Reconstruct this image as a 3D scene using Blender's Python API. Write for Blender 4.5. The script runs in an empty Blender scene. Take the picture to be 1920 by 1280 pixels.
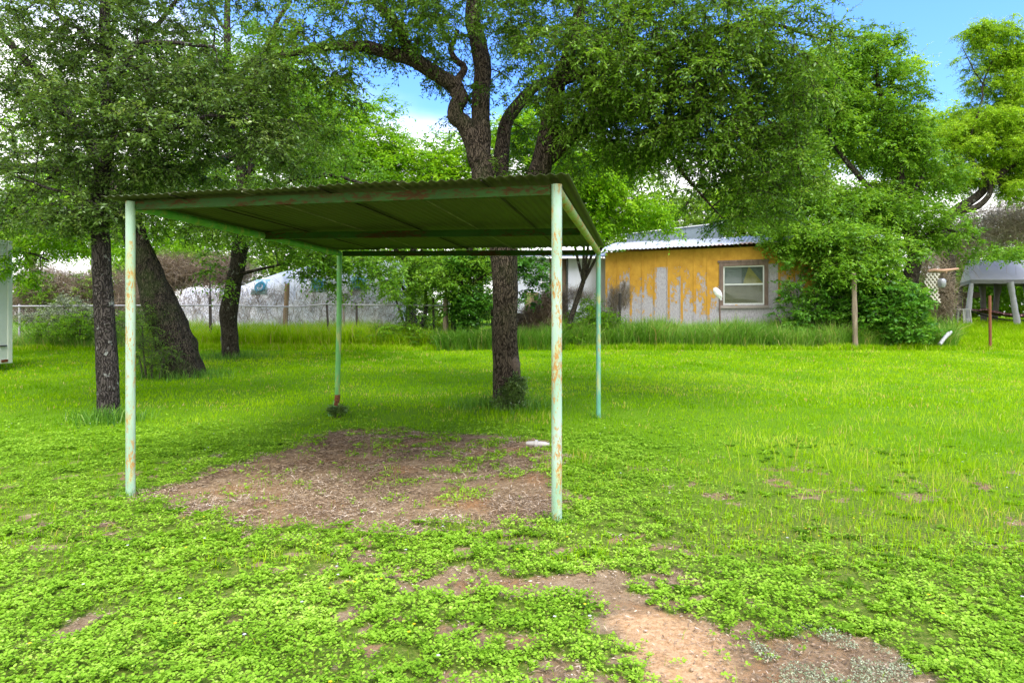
import bpy, math, random
import numpy as np
R = math.radians
rng = np.random.default_rng(7)
random.seed(7)
sc = bpy.context.scene
col = sc.collection

# ------------------------------------------------------------------ camera
CAMH, F, HOR = 1.5, 1200.0, 594.0          # eye height, focal length (px of 1920), horizon row
cam_d = bpy.data.cameras.new("camera")
cam_d.sensor_width = 36.0
cam_d.lens = F / 1920.0 * 36.0
cam_d.shift_y = (HOR - 640.0) / 1920.0
cam_d.clip_start = 0.05
cam_d.clip_end = 2000
cam = bpy.data.objects.new("camera", cam_d)
cam.location = (0, 0, CAMH)
cam.rotation_euler = (R(90), 0, 0)
col.objects.link(cam)
sc.camera = cam

# ------------------------------------------------------------------ light
SUN_EL, SUN_AZ = R(58), R(155)     # azimuth measured clockwise from +Y: behind the camera, a little right
world = bpy.data.worlds.new("World")
sc.world = world
world.use_nodes = True
wn, wl = world.node_tree.nodes, world.node_tree.links
wn.clear()
wo = wn.new('ShaderNodeOutputWorld')
bg = wn.new('ShaderNodeBackground')
bg.inputs[1].default_value = 0.15
sky = wn.new('ShaderNodeTexSky')
sky.sky_type = 'NISHITA'
sky.sun_disc = False
sky.sun_elevation = SUN_EL
sky.sun_rotation = SUN_AZ
sky.air_density = 1.3
sky.dust_density = 0.6
sky.ozone_density = 2.0
tc = wn.new('ShaderNodeTexCoord')
mp = wn.new('ShaderNodeMapping')
mp.inputs['Scale'].default_value = (1.0, 1.0, 2.4)
mp.inputs['Location'].default_value = (0.35, 0.1, 0.0)
ns = wn.new('ShaderNodeTexNoise')
ns.inputs['Scale'].default_value = 1.7
ns.inputs['Detail'].default_value = 6
ns.inputs['Roughness'].default_value = 0.5
sep = wn.new('ShaderNodeSeparateXYZ')
m1 = wn.new('ShaderNodeMath'); m1.operation = 'MULTIPLY_ADD'
m1.inputs[1].default_value = -1.9; m1.inputs[2].default_value = 0.80       # more cloud near the horizon
m1b = wn.new('ShaderNodeMath'); m1b.operation = 'MULTIPLY_ADD'
m1b.inputs[1].default_value = -0.42                                     # and to the left (west)
m2 = wn.new('ShaderNodeMath'); m2.operation = 'ADD'
rp = wn.new('ShaderNodeMapRange')
rp.inputs['From Min'].default_value = 0.72
rp.inputs['From Max'].default_value = 1.12
rp.interpolation_type = 'SMOOTHSTEP'
tint = wn.new('ShaderNodeMix'); tint.data_type = 'RGBA'; tint.blend_type = 'MULTIPLY'
tint.inputs[0].default_value = 1.0
tint.inputs[7].default_value = (0.40, 0.62, 1.12, 1)
mix = wn.new('ShaderNodeMix'); mix.data_type = 'RGBA'
mix.inputs[7].default_value = (6.0, 5.9, 5.9, 1)
wl.new(tc.outputs['Generated'], mp.inputs[0]); wl.new(mp.outputs[0], ns.inputs['Vector'])
wl.new(tc.outputs['Generated'], sep.inputs[0]); wl.new(sep.outputs['Z'], m1.inputs[0])
wl.new(sep.outputs['X'], m1b.inputs[0]); wl.new(m1.outputs[0], m1b.inputs[2])
wl.new(m1b.outputs[0], m2.inputs[0]); wl.new(ns.outputs['Fac'], m2.inputs[1])
# unseen bright cloud added behind the camera and overhead as white fill, blue ahead
zz = wn.new('ShaderNodeMath'); zz.operation = 'MULTIPLY_ADD'; zz.inputs[1].default_value = 1.25; zz.inputs[2].default_value = -0.15
yy = wn.new('ShaderNodeMath'); yy.operation = 'SUBTRACT'
back = wn.new('ShaderNodeMapRange'); back.inputs['From Min'].default_value = 0.0; back.inputs['From Max'].default_value = 0.5
m3 = wn.new('ShaderNodeMath'); m3.operation = 'ADD'
wl.new(sep.outputs['Z'], zz.inputs[0]); wl.new(zz.outputs[0], yy.inputs[0]); wl.new(sep.outputs['Y'], yy.inputs[1])
wl.new(yy.outputs[0], back.inputs['Value']); wl.new(back.outputs[0], m3.inputs[0]); wl.new(m2.outputs[0], m3.inputs[1])
low = wn.new('ShaderNodeMapRange'); low.inputs['From Min'].default_value = 0.31; low.inputs['From Max'].default_value = 0.15
low.inputs['To Max'].default_value = 0.45
m4 = wn.new('ShaderNodeMath'); m4.operation = 'ADD'
wl.new(sep.outputs['Z'], low.inputs['Value']); wl.new(low.outputs[0], m4.inputs[0]); wl.new(m3.outputs[0], m4.inputs[1])
wl.new(m4.outputs[0], rp.inputs['Value']); wl.new(rp.outputs[0], mix.inputs[0])
wl.new(sky.outputs[0], tint.inputs[6]); wl.new(tint.outputs[2], mix.inputs[6])
wl.new(mix.outputs[2], bg.inputs[0]); wl.new(bg.outputs[0], wo.inputs[0])

sun_d = bpy.data.lights.new("sun", 'SUN')
sun_d.energy = 2.0
sun_d.angle = R(34)
sun_d.color = (1.0, 0.95, 0.86)
sun = bpy.data.objects.new("sun", sun_d)
sun.rotation_euler = (R(90) - SUN_EL, 0, -SUN_AZ + math.pi)
sun.location = (5, -5, 20)
col.objects.link(sun)
vs = sc.view_settings
vs.view_transform = 'Standard'; vs.look = 'None'; vs.gamma = 1.0; vs.exposure = 1.5
sc.cycles.max_bounces = 6
sc.cycles.diffuse_bounces = 4
sc.cycles.transmission_bounces = 4
sc.cycles.transparent_max_bounces = 6
sc.cycles.use_denoising = True

# ------------------------------------------------------------------ helpers
def tag(o, label=None, cat=None, group=None, kind=None):
    if label: o['label'] = label
    if cat: o['category'] = cat
    if group: o['group'] = group
    if kind: o['kind'] = kind
    return o

def empty(name, loc, rz=0.0, label=None, cat=None, group=None):
    o = bpy.data.objects.new(name, None)
    o.empty_display_size = 0.2
    o.location = loc; o.rotation_euler = (0, 0, rz)
    col.objects.link(o)
    return tag(o, label, cat, group)

def link(name, me, mat=None, parent=None, smooth=False):
    o = bpy.data.objects.new(name, me)
    col.objects.link(o)
    if mat: me.materials.append(mat)
    if parent is not None:
        o.parent = parent
    if smooth:
        me.polygons.foreach_set('use_smooth', np.ones(len(me.polygons), dtype=bool))
    return o

def np_mesh(name, V, Q, mat, parent=None, var=None, smooth=False, uv=None):
    """V (n,3), Q (m,k) -> one mesh object"""
    V = np.asarray(V, dtype=np.float32); Q = np.asarray(Q, dtype=np.int32)
    me = bpy.data.meshes.new(name)
    me.vertices.add(len(V)); me.vertices.foreach_set('co', V.ravel())
    k = Q.shape[1]
    me.loops.add(Q.size); me.loops.foreach_set('vertex_index', Q.ravel())
    me.polygons.add(len(Q))
    me.polygons.foreach_set('loop_start', np.arange(0, Q.size, k, dtype=np.int32))
    me.polygons.foreach_set('loop_total', np.full(len(Q), k, dtype=np.int32))
    if var is not None:
        a = me.attributes.new('var', 'FLOAT', 'POINT')
        a.data.foreach_set('value', np.asarray(var, dtype=np.float32))
    me.update(calc_edges=True)
    return link(name, me, mat, parent, smooth)

def pt(px, py, Y):
    return np.array([(px - 960.0) / F * Y, Y, CAMH - (py - HOR) / F * Y])

# --- value noise
def _hash(ix, iy, seed):
    h = (ix.astype(np.int64) * 374761393 + iy.astype(np.int64) * 668265263 + seed * 1442695041) & 0x7fffffff
    h = (h ^ (h >> 13)) * 1274126177 & 0x7fffffff
    h = h ^ (h >> 16)
    return (h & 0xffff) / 65535.0
def vn(x, y, s=1.0, seed=0):
    x = np.asarray(x, float) / s; y = np.asarray(y, float) / s
    ix = np.floor(x); iy = np.floor(y); fx = x - ix; fy = y - iy
    fx = fx * fx * (3 - 2 * fx); fy = fy * fy * (3 - 2 * fy)
    a = _hash(ix, iy, seed); b = _hash(ix + 1, iy, seed); c = _hash(ix, iy + 1, seed); d = _hash(ix + 1, iy + 1, seed)
    return (a * (1 - fx) + b * fx) * (1 - fy) + (c * (1 - fx) + d * fx) * fy
def fbm(x, y, s=1.0, seed=0, o=4):
    t = 0; a = .5; n = 0
    for k in range(o):
        t = t + a * vn(x, y, s / 2 ** k, seed + k * 17); n += a; a *= .55
    return t / n
def sst(a, b, x):
    t = np.clip((x - a) / (b - a), 0, 1); return t * t * (3 - 2 * t)

def zg(x, y):
    x = np.asarray(x, float); y = np.asarray(y, float)
    r = np.log1p(np.exp(np.clip(y - 9, -20, 20))) + np.maximum(y - 29, 0)
    r = np.where(r > 28, 28 + (r - 28) * .05, r)
    base = 0.05 * r
    return base + 0.05 * (fbm(x, y, 3.0, 5, 3) - .5) * sst(3, 12, y) + 0.03 * (fbm(x, y, .8, 9, 3) - .5)

def gpt(px, py):
    """point of the ground seen at a pixel of the photograph"""
    Y = 3.0
    for _ in range(60):
        z = float(zg((px - 960) / F * Y, Y))
        Yn = (CAMH - z) * F / max(py - HOR, 1.0)
        Y = Y + 0.5 * (Yn - Y) if Yn < 60 else 60
    return np.array([(px - 960) / F * Y, Y, float(zg((px - 960) / F * Y, Y))])

# ------------------------------------------------------------------ materials
def new_mat(name):
    m = bpy.data.materials.new(name); m.use_nodes = True
    n = m.node_tree.nodes; l = m.node_tree.links
    return m, n, l, n['Principled BSDF']
def ramp(n, stops):
    r = n.new('ShaderNodeValToRGB')
    cr = r.color_ramp
    cr.elements[0].position = stops[0][0]; cr.elements[0].color = (*stops[0][1], 1)
    cr.elements[1].position = stops[-1][0]; cr.elements[1].color = (*stops[-1][1], 1)
    for p, c in stops[1:-1]:
        e = cr.elements.new(p); e.color = (*c, 1)
    return r
def noise(n, l, scale, detail=4, rough=.55, mscale=(1, 1, 1), coord='Object'):
    t = n.new('ShaderNodeTexCoord'); m = n.new('ShaderNodeMapping'); m.inputs['Scale'].default_value = mscale
    x = n.new('ShaderNodeTexNoise'); x.inputs['Scale'].default_value = scale; x.inputs['Detail'].default_value = detail
    x.inputs['Roughness'].default_value = rough
    l.new(t.outputs[coord], m.inputs[0]); l.new(m.outputs[0], x.inputs['Vector'])
    return x
def mixc(n, l, fac, a, b):
    x = n.new('ShaderNodeMix'); x.data_type = 'RGBA'
    if isinstance(fac, float): x.inputs[0].default_value = fac
    else: l.new(fac, x.inputs[0])
    for i, v in ((6, a), (7, b)):
        if isinstance(v, tuple): x.inputs[i].default_value = (*v, 1)
        else: l.new(v, x.inputs[i])
    return x.outputs[2]
def math_(n, l, op, a, b=None, c=None, clamp=False):
    x = n.new('ShaderNodeMath'); x.operation = op; x.use_clamp = clamp
    for i, v in enumerate((a, b, c)):
        if v is None: continue
        if isinstance(v, (int, float)): x.inputs[i].default_value = v
        else: l.new(v, x.inputs[i])
    return x.outputs[0]
def mrange(n, l, v, a, b, c=0., d=1.):
    x = n.new('ShaderNodeMapRange'); x.inputs['From Min'].default_value = a; x.inputs['From Max'].default_value = b
    x.inputs['To Min'].default_value = c; x.inputs['To Max'].default_value = d
    l.new(v, x.inputs['Value']); return x.outputs[0]
def bump(n, l, h, bs, strength=.5, dist=.02):
    x = n.new('ShaderNodeBump'); x.inputs['Strength'].default_value = strength; x.inputs['Distance'].default_value = dist
    l.new(h, x.inputs['Height']); l.new(x.outputs[0], bs.inputs['Normal'])

def leaf_mat(name, stops, trans=.35, tcol=(1.25, 1.15, .6), rough=.45, spec=.35):
    m, n, l, b = new_mat(name)
    a = n.new('ShaderNodeAttribute'); a.attribute_name = 'var'
    r = ramp(n, stops); l.new(a.outputs['Fac'], r.inputs[0])
    l.new(r.outputs[0], b.inputs['Base Color'])
    b.inputs['Roughness'].default_value = rough
    b.inputs['Specular IOR Level'].default_value = spec
    t = n.new('ShaderNodeBsdfTranslucent')
    tm = n.new('ShaderNodeMix'); tm.data_type = 'RGBA'; tm.blend_type = 'MULTIPLY'; tm.inputs[0].default_value = 1
    tm.inputs[7].default_value = (*tcol, 1); l.new(r.outputs[0], tm.inputs[6]); l.new(tm.outputs[2], t.inputs[0])
    ms = n.new('ShaderNodeMixShader'); ms.inputs[0].default_value = trans
    l.new(b.outputs[0], ms.inputs[1]); l.new(t.outputs[0], ms.inputs[2])
    l.new(ms.outputs[0], n['Material Output'].inputs[0])
    return m

def flat_mat(name, c, rough=.7, metal=0., var=.15, scale=8, bmp=0.0, mscale=(1, 1, 1)):
    m, n, l, b = new_mat(name)
    x = noise(n, l, scale, 5, .6, mscale)
    lo = tuple(v * (1 - var) for v in c); hi = tuple(min(1, v * (1 + var)) for v in c)
    l.new(mixc(n, l, mrange(n, l, x.outputs[0], .3, .7), lo, hi), b.inputs['Base Color'])
    b.inputs['Roughness'].default_value = rough; b.inputs['Metallic'].default_value = metal
    if bmp: bump(n, l, x.outputs[0], b, bmp)
    return m

def bark_mat(name, dark, light, lichen=(.35, .37, .3), lich=.0, moss=0.0):
    m, n, l, b = new_mat(name)
    x = noise(n, l, 9, 6, .65, (2.6, 2.6, .35))
    v = n.new('ShaderNodeTexVoronoi'); v.feature = 'DISTANCE_TO_EDGE'; v.inputs['Scale'].default_value = 22
    t = n.new('ShaderNodeTexCoord'); mp_ = n.new('ShaderNodeMapping'); mp_.inputs['Scale'].default_value = (1.6, 1.6, .2)
    wob = noise(n, l, 4, 3, .5)
    add = n.new('ShaderNodeVectorMath'); add.operation = 'MULTIPLY_ADD'
    add.inputs[1].default_value = (.25, .25, .25)
    l.new(wob.outputs['Color'], add.inputs[0]); l.new(t.outputs['Object'], add.inputs[2])
    l.new(add.outputs[0], mp_.inputs[0]); l.new(mp_.outputs[0], v.inputs['Vector'])
    crack = mrange(n, l, v.outputs['Distance'], 0, .16)
    h = math_(n, l, 'MULTIPLY', crack, x.outputs[0])
    c = mixc(n, l, mrange(n, l, h, .1, .62), dark, light)
    if lich:
        y = noise(n, l, 7.5, 6, .7, (1, 1, .7))
        c = mixc(n, l, mrange(n, l, y.outputs[0], .62 - lich * .1, .66 - lich * .1), c, lichen)
    if moss:
        y = noise(n, l, 1.6, 5, .6)
        c = mixc(n, l, mrange(n, l, y.outputs[0], .5, .7, 0, moss), c, (.05, .09, .015))
    l.new(c, b.inputs['Base Color']); b.inputs['Roughness'].default_value = .95
    b.inputs['Specular IOR Level'].default_value = .15
    bump(n, l, h, b, .9, .05)
    return m

M = {}
M['bark_elm'] = bark_mat('bark_elm', (.018, .013, .009), (.15, .115, .085), lich=0, moss=.25)
M['bark_oak'] = bark_mat('bark_oak', (.02, .016, .014), (.10, .085, .075), (.30, .31, .28), lich=.25)
M['bark_dark'] = bark_mat('bark_dark', (.006, .005, .004), (.085, .07, .048), lich=.0, moss=.45)
M['bark_mid'] = bark_mat('bark_mid', (.018, .015, .011), (.09, .075, .055), (.22, .23, .19), lich=.2)
M['twig'] = flat_mat('twig', (.06, .05, .035), .9)
M['twig_pale'] = flat_mat('twig_pale', (.24, .19, .15), .9, var=.3)
M['twig_brown'] = leaf_mat('twig_brown', [(0, (.07, .048, .03)), (.45, (.22, .155, .09)), (1, (.50, .42, .30))], trans=.1, tcol=(1, 1, 1))

L = {}
L['elm'] = leaf_mat('leaf_elm', [(0, (.055, .125, .012)), (.4, (.12, .25, .020)), (.75, (.20, .38, .035)), (1, (.36, .52, .09))], rough=.36, spec=.45, trans=.42)
L['oak'] = leaf_mat('leaf_oak', [(0, (.055, .11, .022)), (.5, (.125, .225, .045)), (.85, (.22, .35, .08)), (1, (.36, .47, .16))], rough=.32, spec=.55, trans=.38)
L['hack'] = leaf_mat('leaf_hackberry', [(0, (.07, .18, .012)), (.5, (.16, .35, .02)), (1, (.32, .54, .05))], trans=.45)
L['lime'] = leaf_mat('leaf_lime', [(0, (.11, .27, .006)), (.5, (.24, .50, .012)), (1, (.42, .66, .03))], trans=.48)
L['mesq'] = leaf_mat('leaf_mesquite', [(0, (.19, .37, .010)), (.5, (.33, .57, .02)), (1, (.50, .72, .06))], trans=.48)
L['shrub'] = leaf_mat('leaf_shrub', [(0, (.035, .12, .012)), (.5, (.085, .26, .018)), (1, (.20, .42, .04))], trans=.4)
L['belt'] = leaf_mat('leaf_belt', [(0, (.07, .15, .012)), (.5, (.17, .32, .022)), (1, (.30, .45, .06))], trans=.42)
L['clover'] = leaf_mat('leaf_clover', [(0, (.07, .16, .010)), (.35, (.20, .39, .022)), (.7, (.34, .56, .05)), (1, (.52, .70, .13))], trans=.38, rough=.7, spec=.08)
L['grass'] = leaf_mat('grass_blade', [(0, (.07, .20, .001)), (.45, (.21, .42, .001)), (.8, (.38, .58, .008)), (.92, (.52, .60, .10)), (.97, (.55, .40, .09)), (1, (.62, .50, .25))], trans=.38, rough=.7, spec=.06)
L['tall'] = leaf_mat('tall_blade', [(0, (.04, .13, .010)), (.45, (.12, .29, .018)), (.8, (.26, .46, .06)), (.92, (.46, .50, .16)), (1, (.48, .34, .14))], trans=.35)
L['straw'] = leaf_mat('straw', [(0, (.09, .055, .03)), (.5, (.26, .18, .11)), (.85, (.45, .34, .22)), (1, (.66, .56, .44))], trans=.05, tcol=(1, 1, 1), rough=.8)
L['sage'] = leaf_mat('leaf_sage', [(0, (.16, .21, .09)), (1, (.44, .48, .30))], trans=.2, tcol=(1, 1, 1))
L['flower'] = leaf_mat('petal', [(0, (.75, .62, .02)), (.55, (.8, .7, .04)), (.6, (.75, .75, .72)), (1, (.8, .8, .8))], trans=.2, tcol=(1, 1, 1))

# ------------------------------------------------------------------ bare-soil map
def poly(px):
    return np.array([gpt(a, b)[:2] for a, b in px])
P_shelter = poly([(262, 934), (345, 905), (430, 878), (500, 848), (580, 822), (612, 806), (700, 800), (820, 812), (930, 820), (1000, 818), (1040, 845), (1050, 890), (1040, 935), (1005, 968), (900, 975), (760, 984), (600, 982), (500, 978), (420, 962), (330, 945)])
P_soil = [poly(q) for q in (
    [(900, 1062), (960, 1085), (1040, 1078), (1100, 1068), (1165, 1060), (1180, 1095), (1150, 1130), (1090, 1118), (1040, 1108), (950, 1115), (905, 1098)],
    [(1120, 1085), (1180, 1100), (1235, 1130), (1262, 1150), (1330, 1160), (1362, 1190), (1440, 1196), (1560, 1190), (1640, 1200), (1700, 1255), (1800, 1300), (1740, 1360), (1260, 1360), (1215, 1260), (1170, 1190), (1100, 1180), (1120, 1150)],
    [(1010, 1235), (1060, 1228), (1090, 1262), (1050, 1300), (1015, 1290)],
    [(1250, 1062), (1290, 1070), (1292, 1092), (1255, 1088)],
)]
P_sage = poly([(1415, 1215), (1540, 1180), (1660, 1215), (1720, 1260), (1820, 1330), (1500, 1340), (1440, 1262)])
P_sand = poly([(1150, 1150), (1260, 1150), (1350, 1195), (1420, 1300), (1240, 1300), (1210, 1240)])
def inside(P, x, y):
    r = np.zeros(np.shape(x), bool)
    j = len(P) - 1
    for i in range(len(P)):
        xi, yi = P[i]; xj, yj = P[j]
        c = ((yi > y) != (yj > y)) & (x < (xj - xi) * (y - yi) / (yj - yi + 1e-12) + xi)
        r ^= c; j = i
    return r
def soft_inside(P, x, y, w=.12, amp=.35, s=.5, seed=3):
    """fraction of wobbling copies of the outline that hold the point: a ragged, soft edge"""
    t = 0
    for k, (dx, dy) in enumerate(((0, 0), (w, 0), (-w, 0), (0, w), (0, -w))):
        wx = x + dx + (fbm(x, y, s, seed) - .5) * amp * 2; wy = y + dy + (fbm(x, y, s, seed + 50) - .5) * amp * 2
        t = t + inside(P, wx, wy)
    return t / 5.0
def bare(x, y):
    b = soft_inside(P_shelter, x, y, .10, .26, .45); b = b * (.35 + .65 * sst(.25, .45, fbm(x, y, .16, 19, 3) + .45 * b - .2))
    for i, P in enumerate(P_soil):
        b = np.maximum(b, soft_inside(P, x, y, .035, .10, .13, 20 + i))
    # thin spots in the lawn
    near = sst(8.0, 5.0, y)
    n1 = fbm(x, y, .30, 77, 3)
    n2 = fbm(x, y, 2.0, 31, 2)
    spots = np.maximum(sst(.665, .74, n1) * sst(.40, .55, n2), .9 * sst(.66, .72, fbm(x, y, .14, 79, 2)) * sst(.5, .62, fbm(x, y, 1.2, 37, 2))) * near
    b = np.maximum(b, spots)
    # thin brownish fringe behind the shelter patch and right of it
    return b
def weeds_in_patch(x, y):
    """green regrowth inside the shelter patch: mostly its right half and far rim"""
    k = .12 + sst(-1.6, -.1, x) * .75 + sst(6.6, 8.2, y) * .9
    k = k * sst(4.9, 5.4, y) + .08
    return np.minimum(k, 1.3) * sst(.46, .60, fbm(x, y, .24, 91, 3))
def broad(x, y):
    """share of broad-leaved ground cover (the rest is grass)"""
    q = sst(9.6, 7.0, y + 1.2 * (fbm(x, y, 1.4, 41) - .5))
    q = q * (1 - .96 * sst(.55, 1.9, x - .25 * (y - 4) + 1.6 * (fbm(x, y, 1.1, 47) - .5)) * sst(3.3, 4.6, y))
    q = q * (1 - .75 * sst(.56, .68, fbm(x, y, .6, 53, 3)))
    return q

# ------------------------------------------------------------------ ground
def ground():
    xs = np.concatenate([np.linspace(-400, -60, 18), np.linspace(-55, -12, 44), np.arange(-11.8, 11.9, .06), np.linspace(12, 55, 44), np.linspace(60, 400, 18)])
    ys = np.concatenate([np.linspace(-60, 0, 16), np.arange(.5, 11.0, .045), np.arange(11.05, 24, .12), np.linspace(24.5, 60, 72), np.linspace(70, 900, 30)])
    X, Y = np.meshgrid(xs, ys)
    Z = zg(X, Y)
    B = np.zeros_like(X)
    s = (np.abs(X) < 12) & (Y > .4) & (Y < 12)
    B[s] = bare(X[s], Y[s])
    Z = Z - .012 * B + (fbm(X, Y, .09, 3, 2) - .5) * .012 * (B > 0)
    S = np.zeros_like(X); S[s] = soft_inside(P_sand, X[s], Y[s], .06, .12, .25, 61)
    nx = len(xs)
    idx = np.arange(X.size).reshape(X.shape)
    Q = np.stack([idx[:-1, :-1], idx[:-1, 1:], idx[1:, 1:], idx[1:, :-1]], -1).reshape(-1, 4)
    m, n, l, b = new_mat('ground')
    a = n.new('ShaderNodeAttribute'); a.attribute_name = 'var'
    a2 = n.new('ShaderNodeAttribute'); a2.attribute_name = 'sand'
    big = noise(n, l, 1.3, 5, .6); fine = noise(n, l, 42, 6, .75); mid = noise(n, l, 6.5, 5, .65)
    soil = ramp(n, [(.30, (.10, .065, .035)), (.5, (.26, .18, .10)), (.70, (.46, .36, .23))])
    l.new(math_(n, l, 'MULTIPLY_ADD', fine.outputs[0], .6, math_(n, l, 'MULTIPLY', mid.outputs[0], .4)), soil.inputs[0])
    orange = mixc(n, l, mrange(n, l, math_(n, l, 'MULTIPLY_ADD', fine.outputs[0], .5, math_(n, l, 'MULTIPLY', big.outputs[0], .6)), .56, .66, 0, .75), soil.outputs[0], (.30, .15, .06))
    sandc = ramp(n, [(.35, (.36, .20, .085)), (.65, (.68, .44, .24))]); l.new(fine.outputs[0], sandc.inputs[0])
    orange = mixc(n, l, a2.outputs['Fac'], orange, sandc.outputs[0])
    thatch = ramp(n, [(.3, (.04, .06, .012)), (.5, (.11, .17, .018)), (.62, (.20, .20, .05)), (.75, (.30, .24, .12))]); l.new(fine.outputs[0], thatch.inputs[0])
    tcy = n.new('ShaderNodeTexCoord'); spy = n.new('ShaderNodeSeparateXYZ'); l.new(tcy.outputs['Object'], spy.inputs[0])
    green = ramp(n, [(.3, (.05, .12, .004)), (.7, (.18, .34, .010))]); l.new(fine.outputs[0], green.inputs[0])
    th = mixc(n, l, mrange(n, l, spy.outputs['Y'], 4.5, 7.5, 0, 1), thatch.outputs[0], green.outputs[0])
    e = math_(n, l, 'ADD', a.outputs['Fac'], math_(n, l, 'MULTIPLY_ADD', mid.outputs[0], .8, -.4))
    l.new(mixc(n, l, mrange(n, l, e, .25, .55), th, orange), b.inputs['Base Color'])
    b.inputs['Roughness'].default_value = 1; b.inputs['Specular IOR Level'].default_value = .1
    bump(n, l, fine.outputs[0], b, .8, .02)
    o = np_mesh('ground', np.stack([X, Y, Z], -1).reshape(-1, 3), Q, m, var=B.ravel(), smooth=True)
    at = o.data.attributes.new('sand', 'FLOAT', 'POINT'); at.data.foreach_set('value', S.ravel().astype(np.float32))
    tag(o, kind='structure', label='gently rising yard ground with bare soil patches')
ground()

# ------------------------------------------------------------------ leaf and blade meshes
def nrm(v):
    return v / (np.linalg.norm(v, axis=-1, keepdims=True) + 1e-9)
def leaf_arrays(P, D, N, Ln, Wd, var, six=False, fold=.18, droop=.12):
    D = nrm(D); S = nrm(np.cross(D, N)); N = np.cross(S, D)
    Ln = np.broadcast_to(np.asarray(Ln, float), len(P))[:, None]; Wd = np.broadcast_to(np.asarray(Wd, float), len(P))[:, None]
    n = len(P)
    if six:
        V = np.stack([P, P + .3 * Ln * D + .5 * Wd * S + fold * Wd * N, P + .72 * Ln * D + .42 * Wd * S + (fold * Wd - droop * .4 * Ln) * N,
                      P + Ln * D - droop * Ln * N,
                      P + .72 * Ln * D - .42 * Wd * S + (fold * Wd - droop * .4 * Ln) * N, P + .3 * Ln * D - .5 * Wd * S + fold * Wd * N], 1)
        k = 6; f = np.array([[0, 1, 2, 3], [0, 3, 4, 5]])
    else:
        V = np.stack([P, P + .45 * Ln * D + .5 * Wd * S + fold * Wd * N, P + Ln * D - droop * Ln * N, P + .45 * Ln * D - .5 * Wd * S + fold * Wd * N], 1)
        k = 4; f = np.array([[0, 1, 2, 3]])
    Q = (np.arange(n)[:, None, None] * k + f[None]).reshape(-1, 4)
    return V.reshape(-1, 3), Q, np.repeat(var, k)
def blade_arrays(P, H, W, lean, var):
    """upright bent blades; lean (n,2) horizontal offset of the tip as a share of the height"""
    n = len(P)
    H = np.asarray(H)[:, None]; W = np.broadcast_to(np.asarray(W, float), n)[:, None]
    az = rng.uniform(0, 2 * np.pi, n)
    S = np.stack([np.cos(az), np.sin(az), np.zeros(n)], 1)
    Ld = np.concatenate([lean, np.zeros((n, 1))], 1) * H
    up = np.array([0, 0, 1.0])
    A = P; Bm = P + up * H * .55 + Ld * .3; T = P + up * H * (1 - .35 * np.linalg.norm(lean, axis=1, keepdims=True)) + Ld
    V = np.stack([A - S * W * .5, A + S * W * .5, Bm + S * W * .4, Bm - S * W * .4, T + S * W * .04, T - S * W * .04], 1)
    Q = (np.arange(n)[:, None, None] * 6 + np.array([[0, 1, 2, 3], [3, 2, 4, 5]])[None]).reshape(-1, 4)
    return V.reshape(-1, 3), Q, np.repeat(var, 6)
def merge(parts):
    V, Q, A = [], [], []; o = 0
    for v, q, a in parts:
        V.append(v); Q.append(q + o); A.append(a); o += len(v)
    return np.concatenate(V), np.concatenate(Q), np.concatenate(A)
def unit_rand(n):
    return nrm(rng.normal(size=(n, 3)))

# ------------------------------------------------------------------ lawn
def strip_points(density, y0, y1, margin=1.7, side=.84):
    """random points over the wedge of lawn in front of the camera, a bit wider than the view"""
    w = side * y1 + margin
    n = int(density * (y1 - y0) * 2 * w)
    x = rng.uniform(-w, w, n); y = rng.uniform(y0, y1, n)
    k = np.abs(x) < side * y + margin
    return x[k], y[k]

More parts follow.
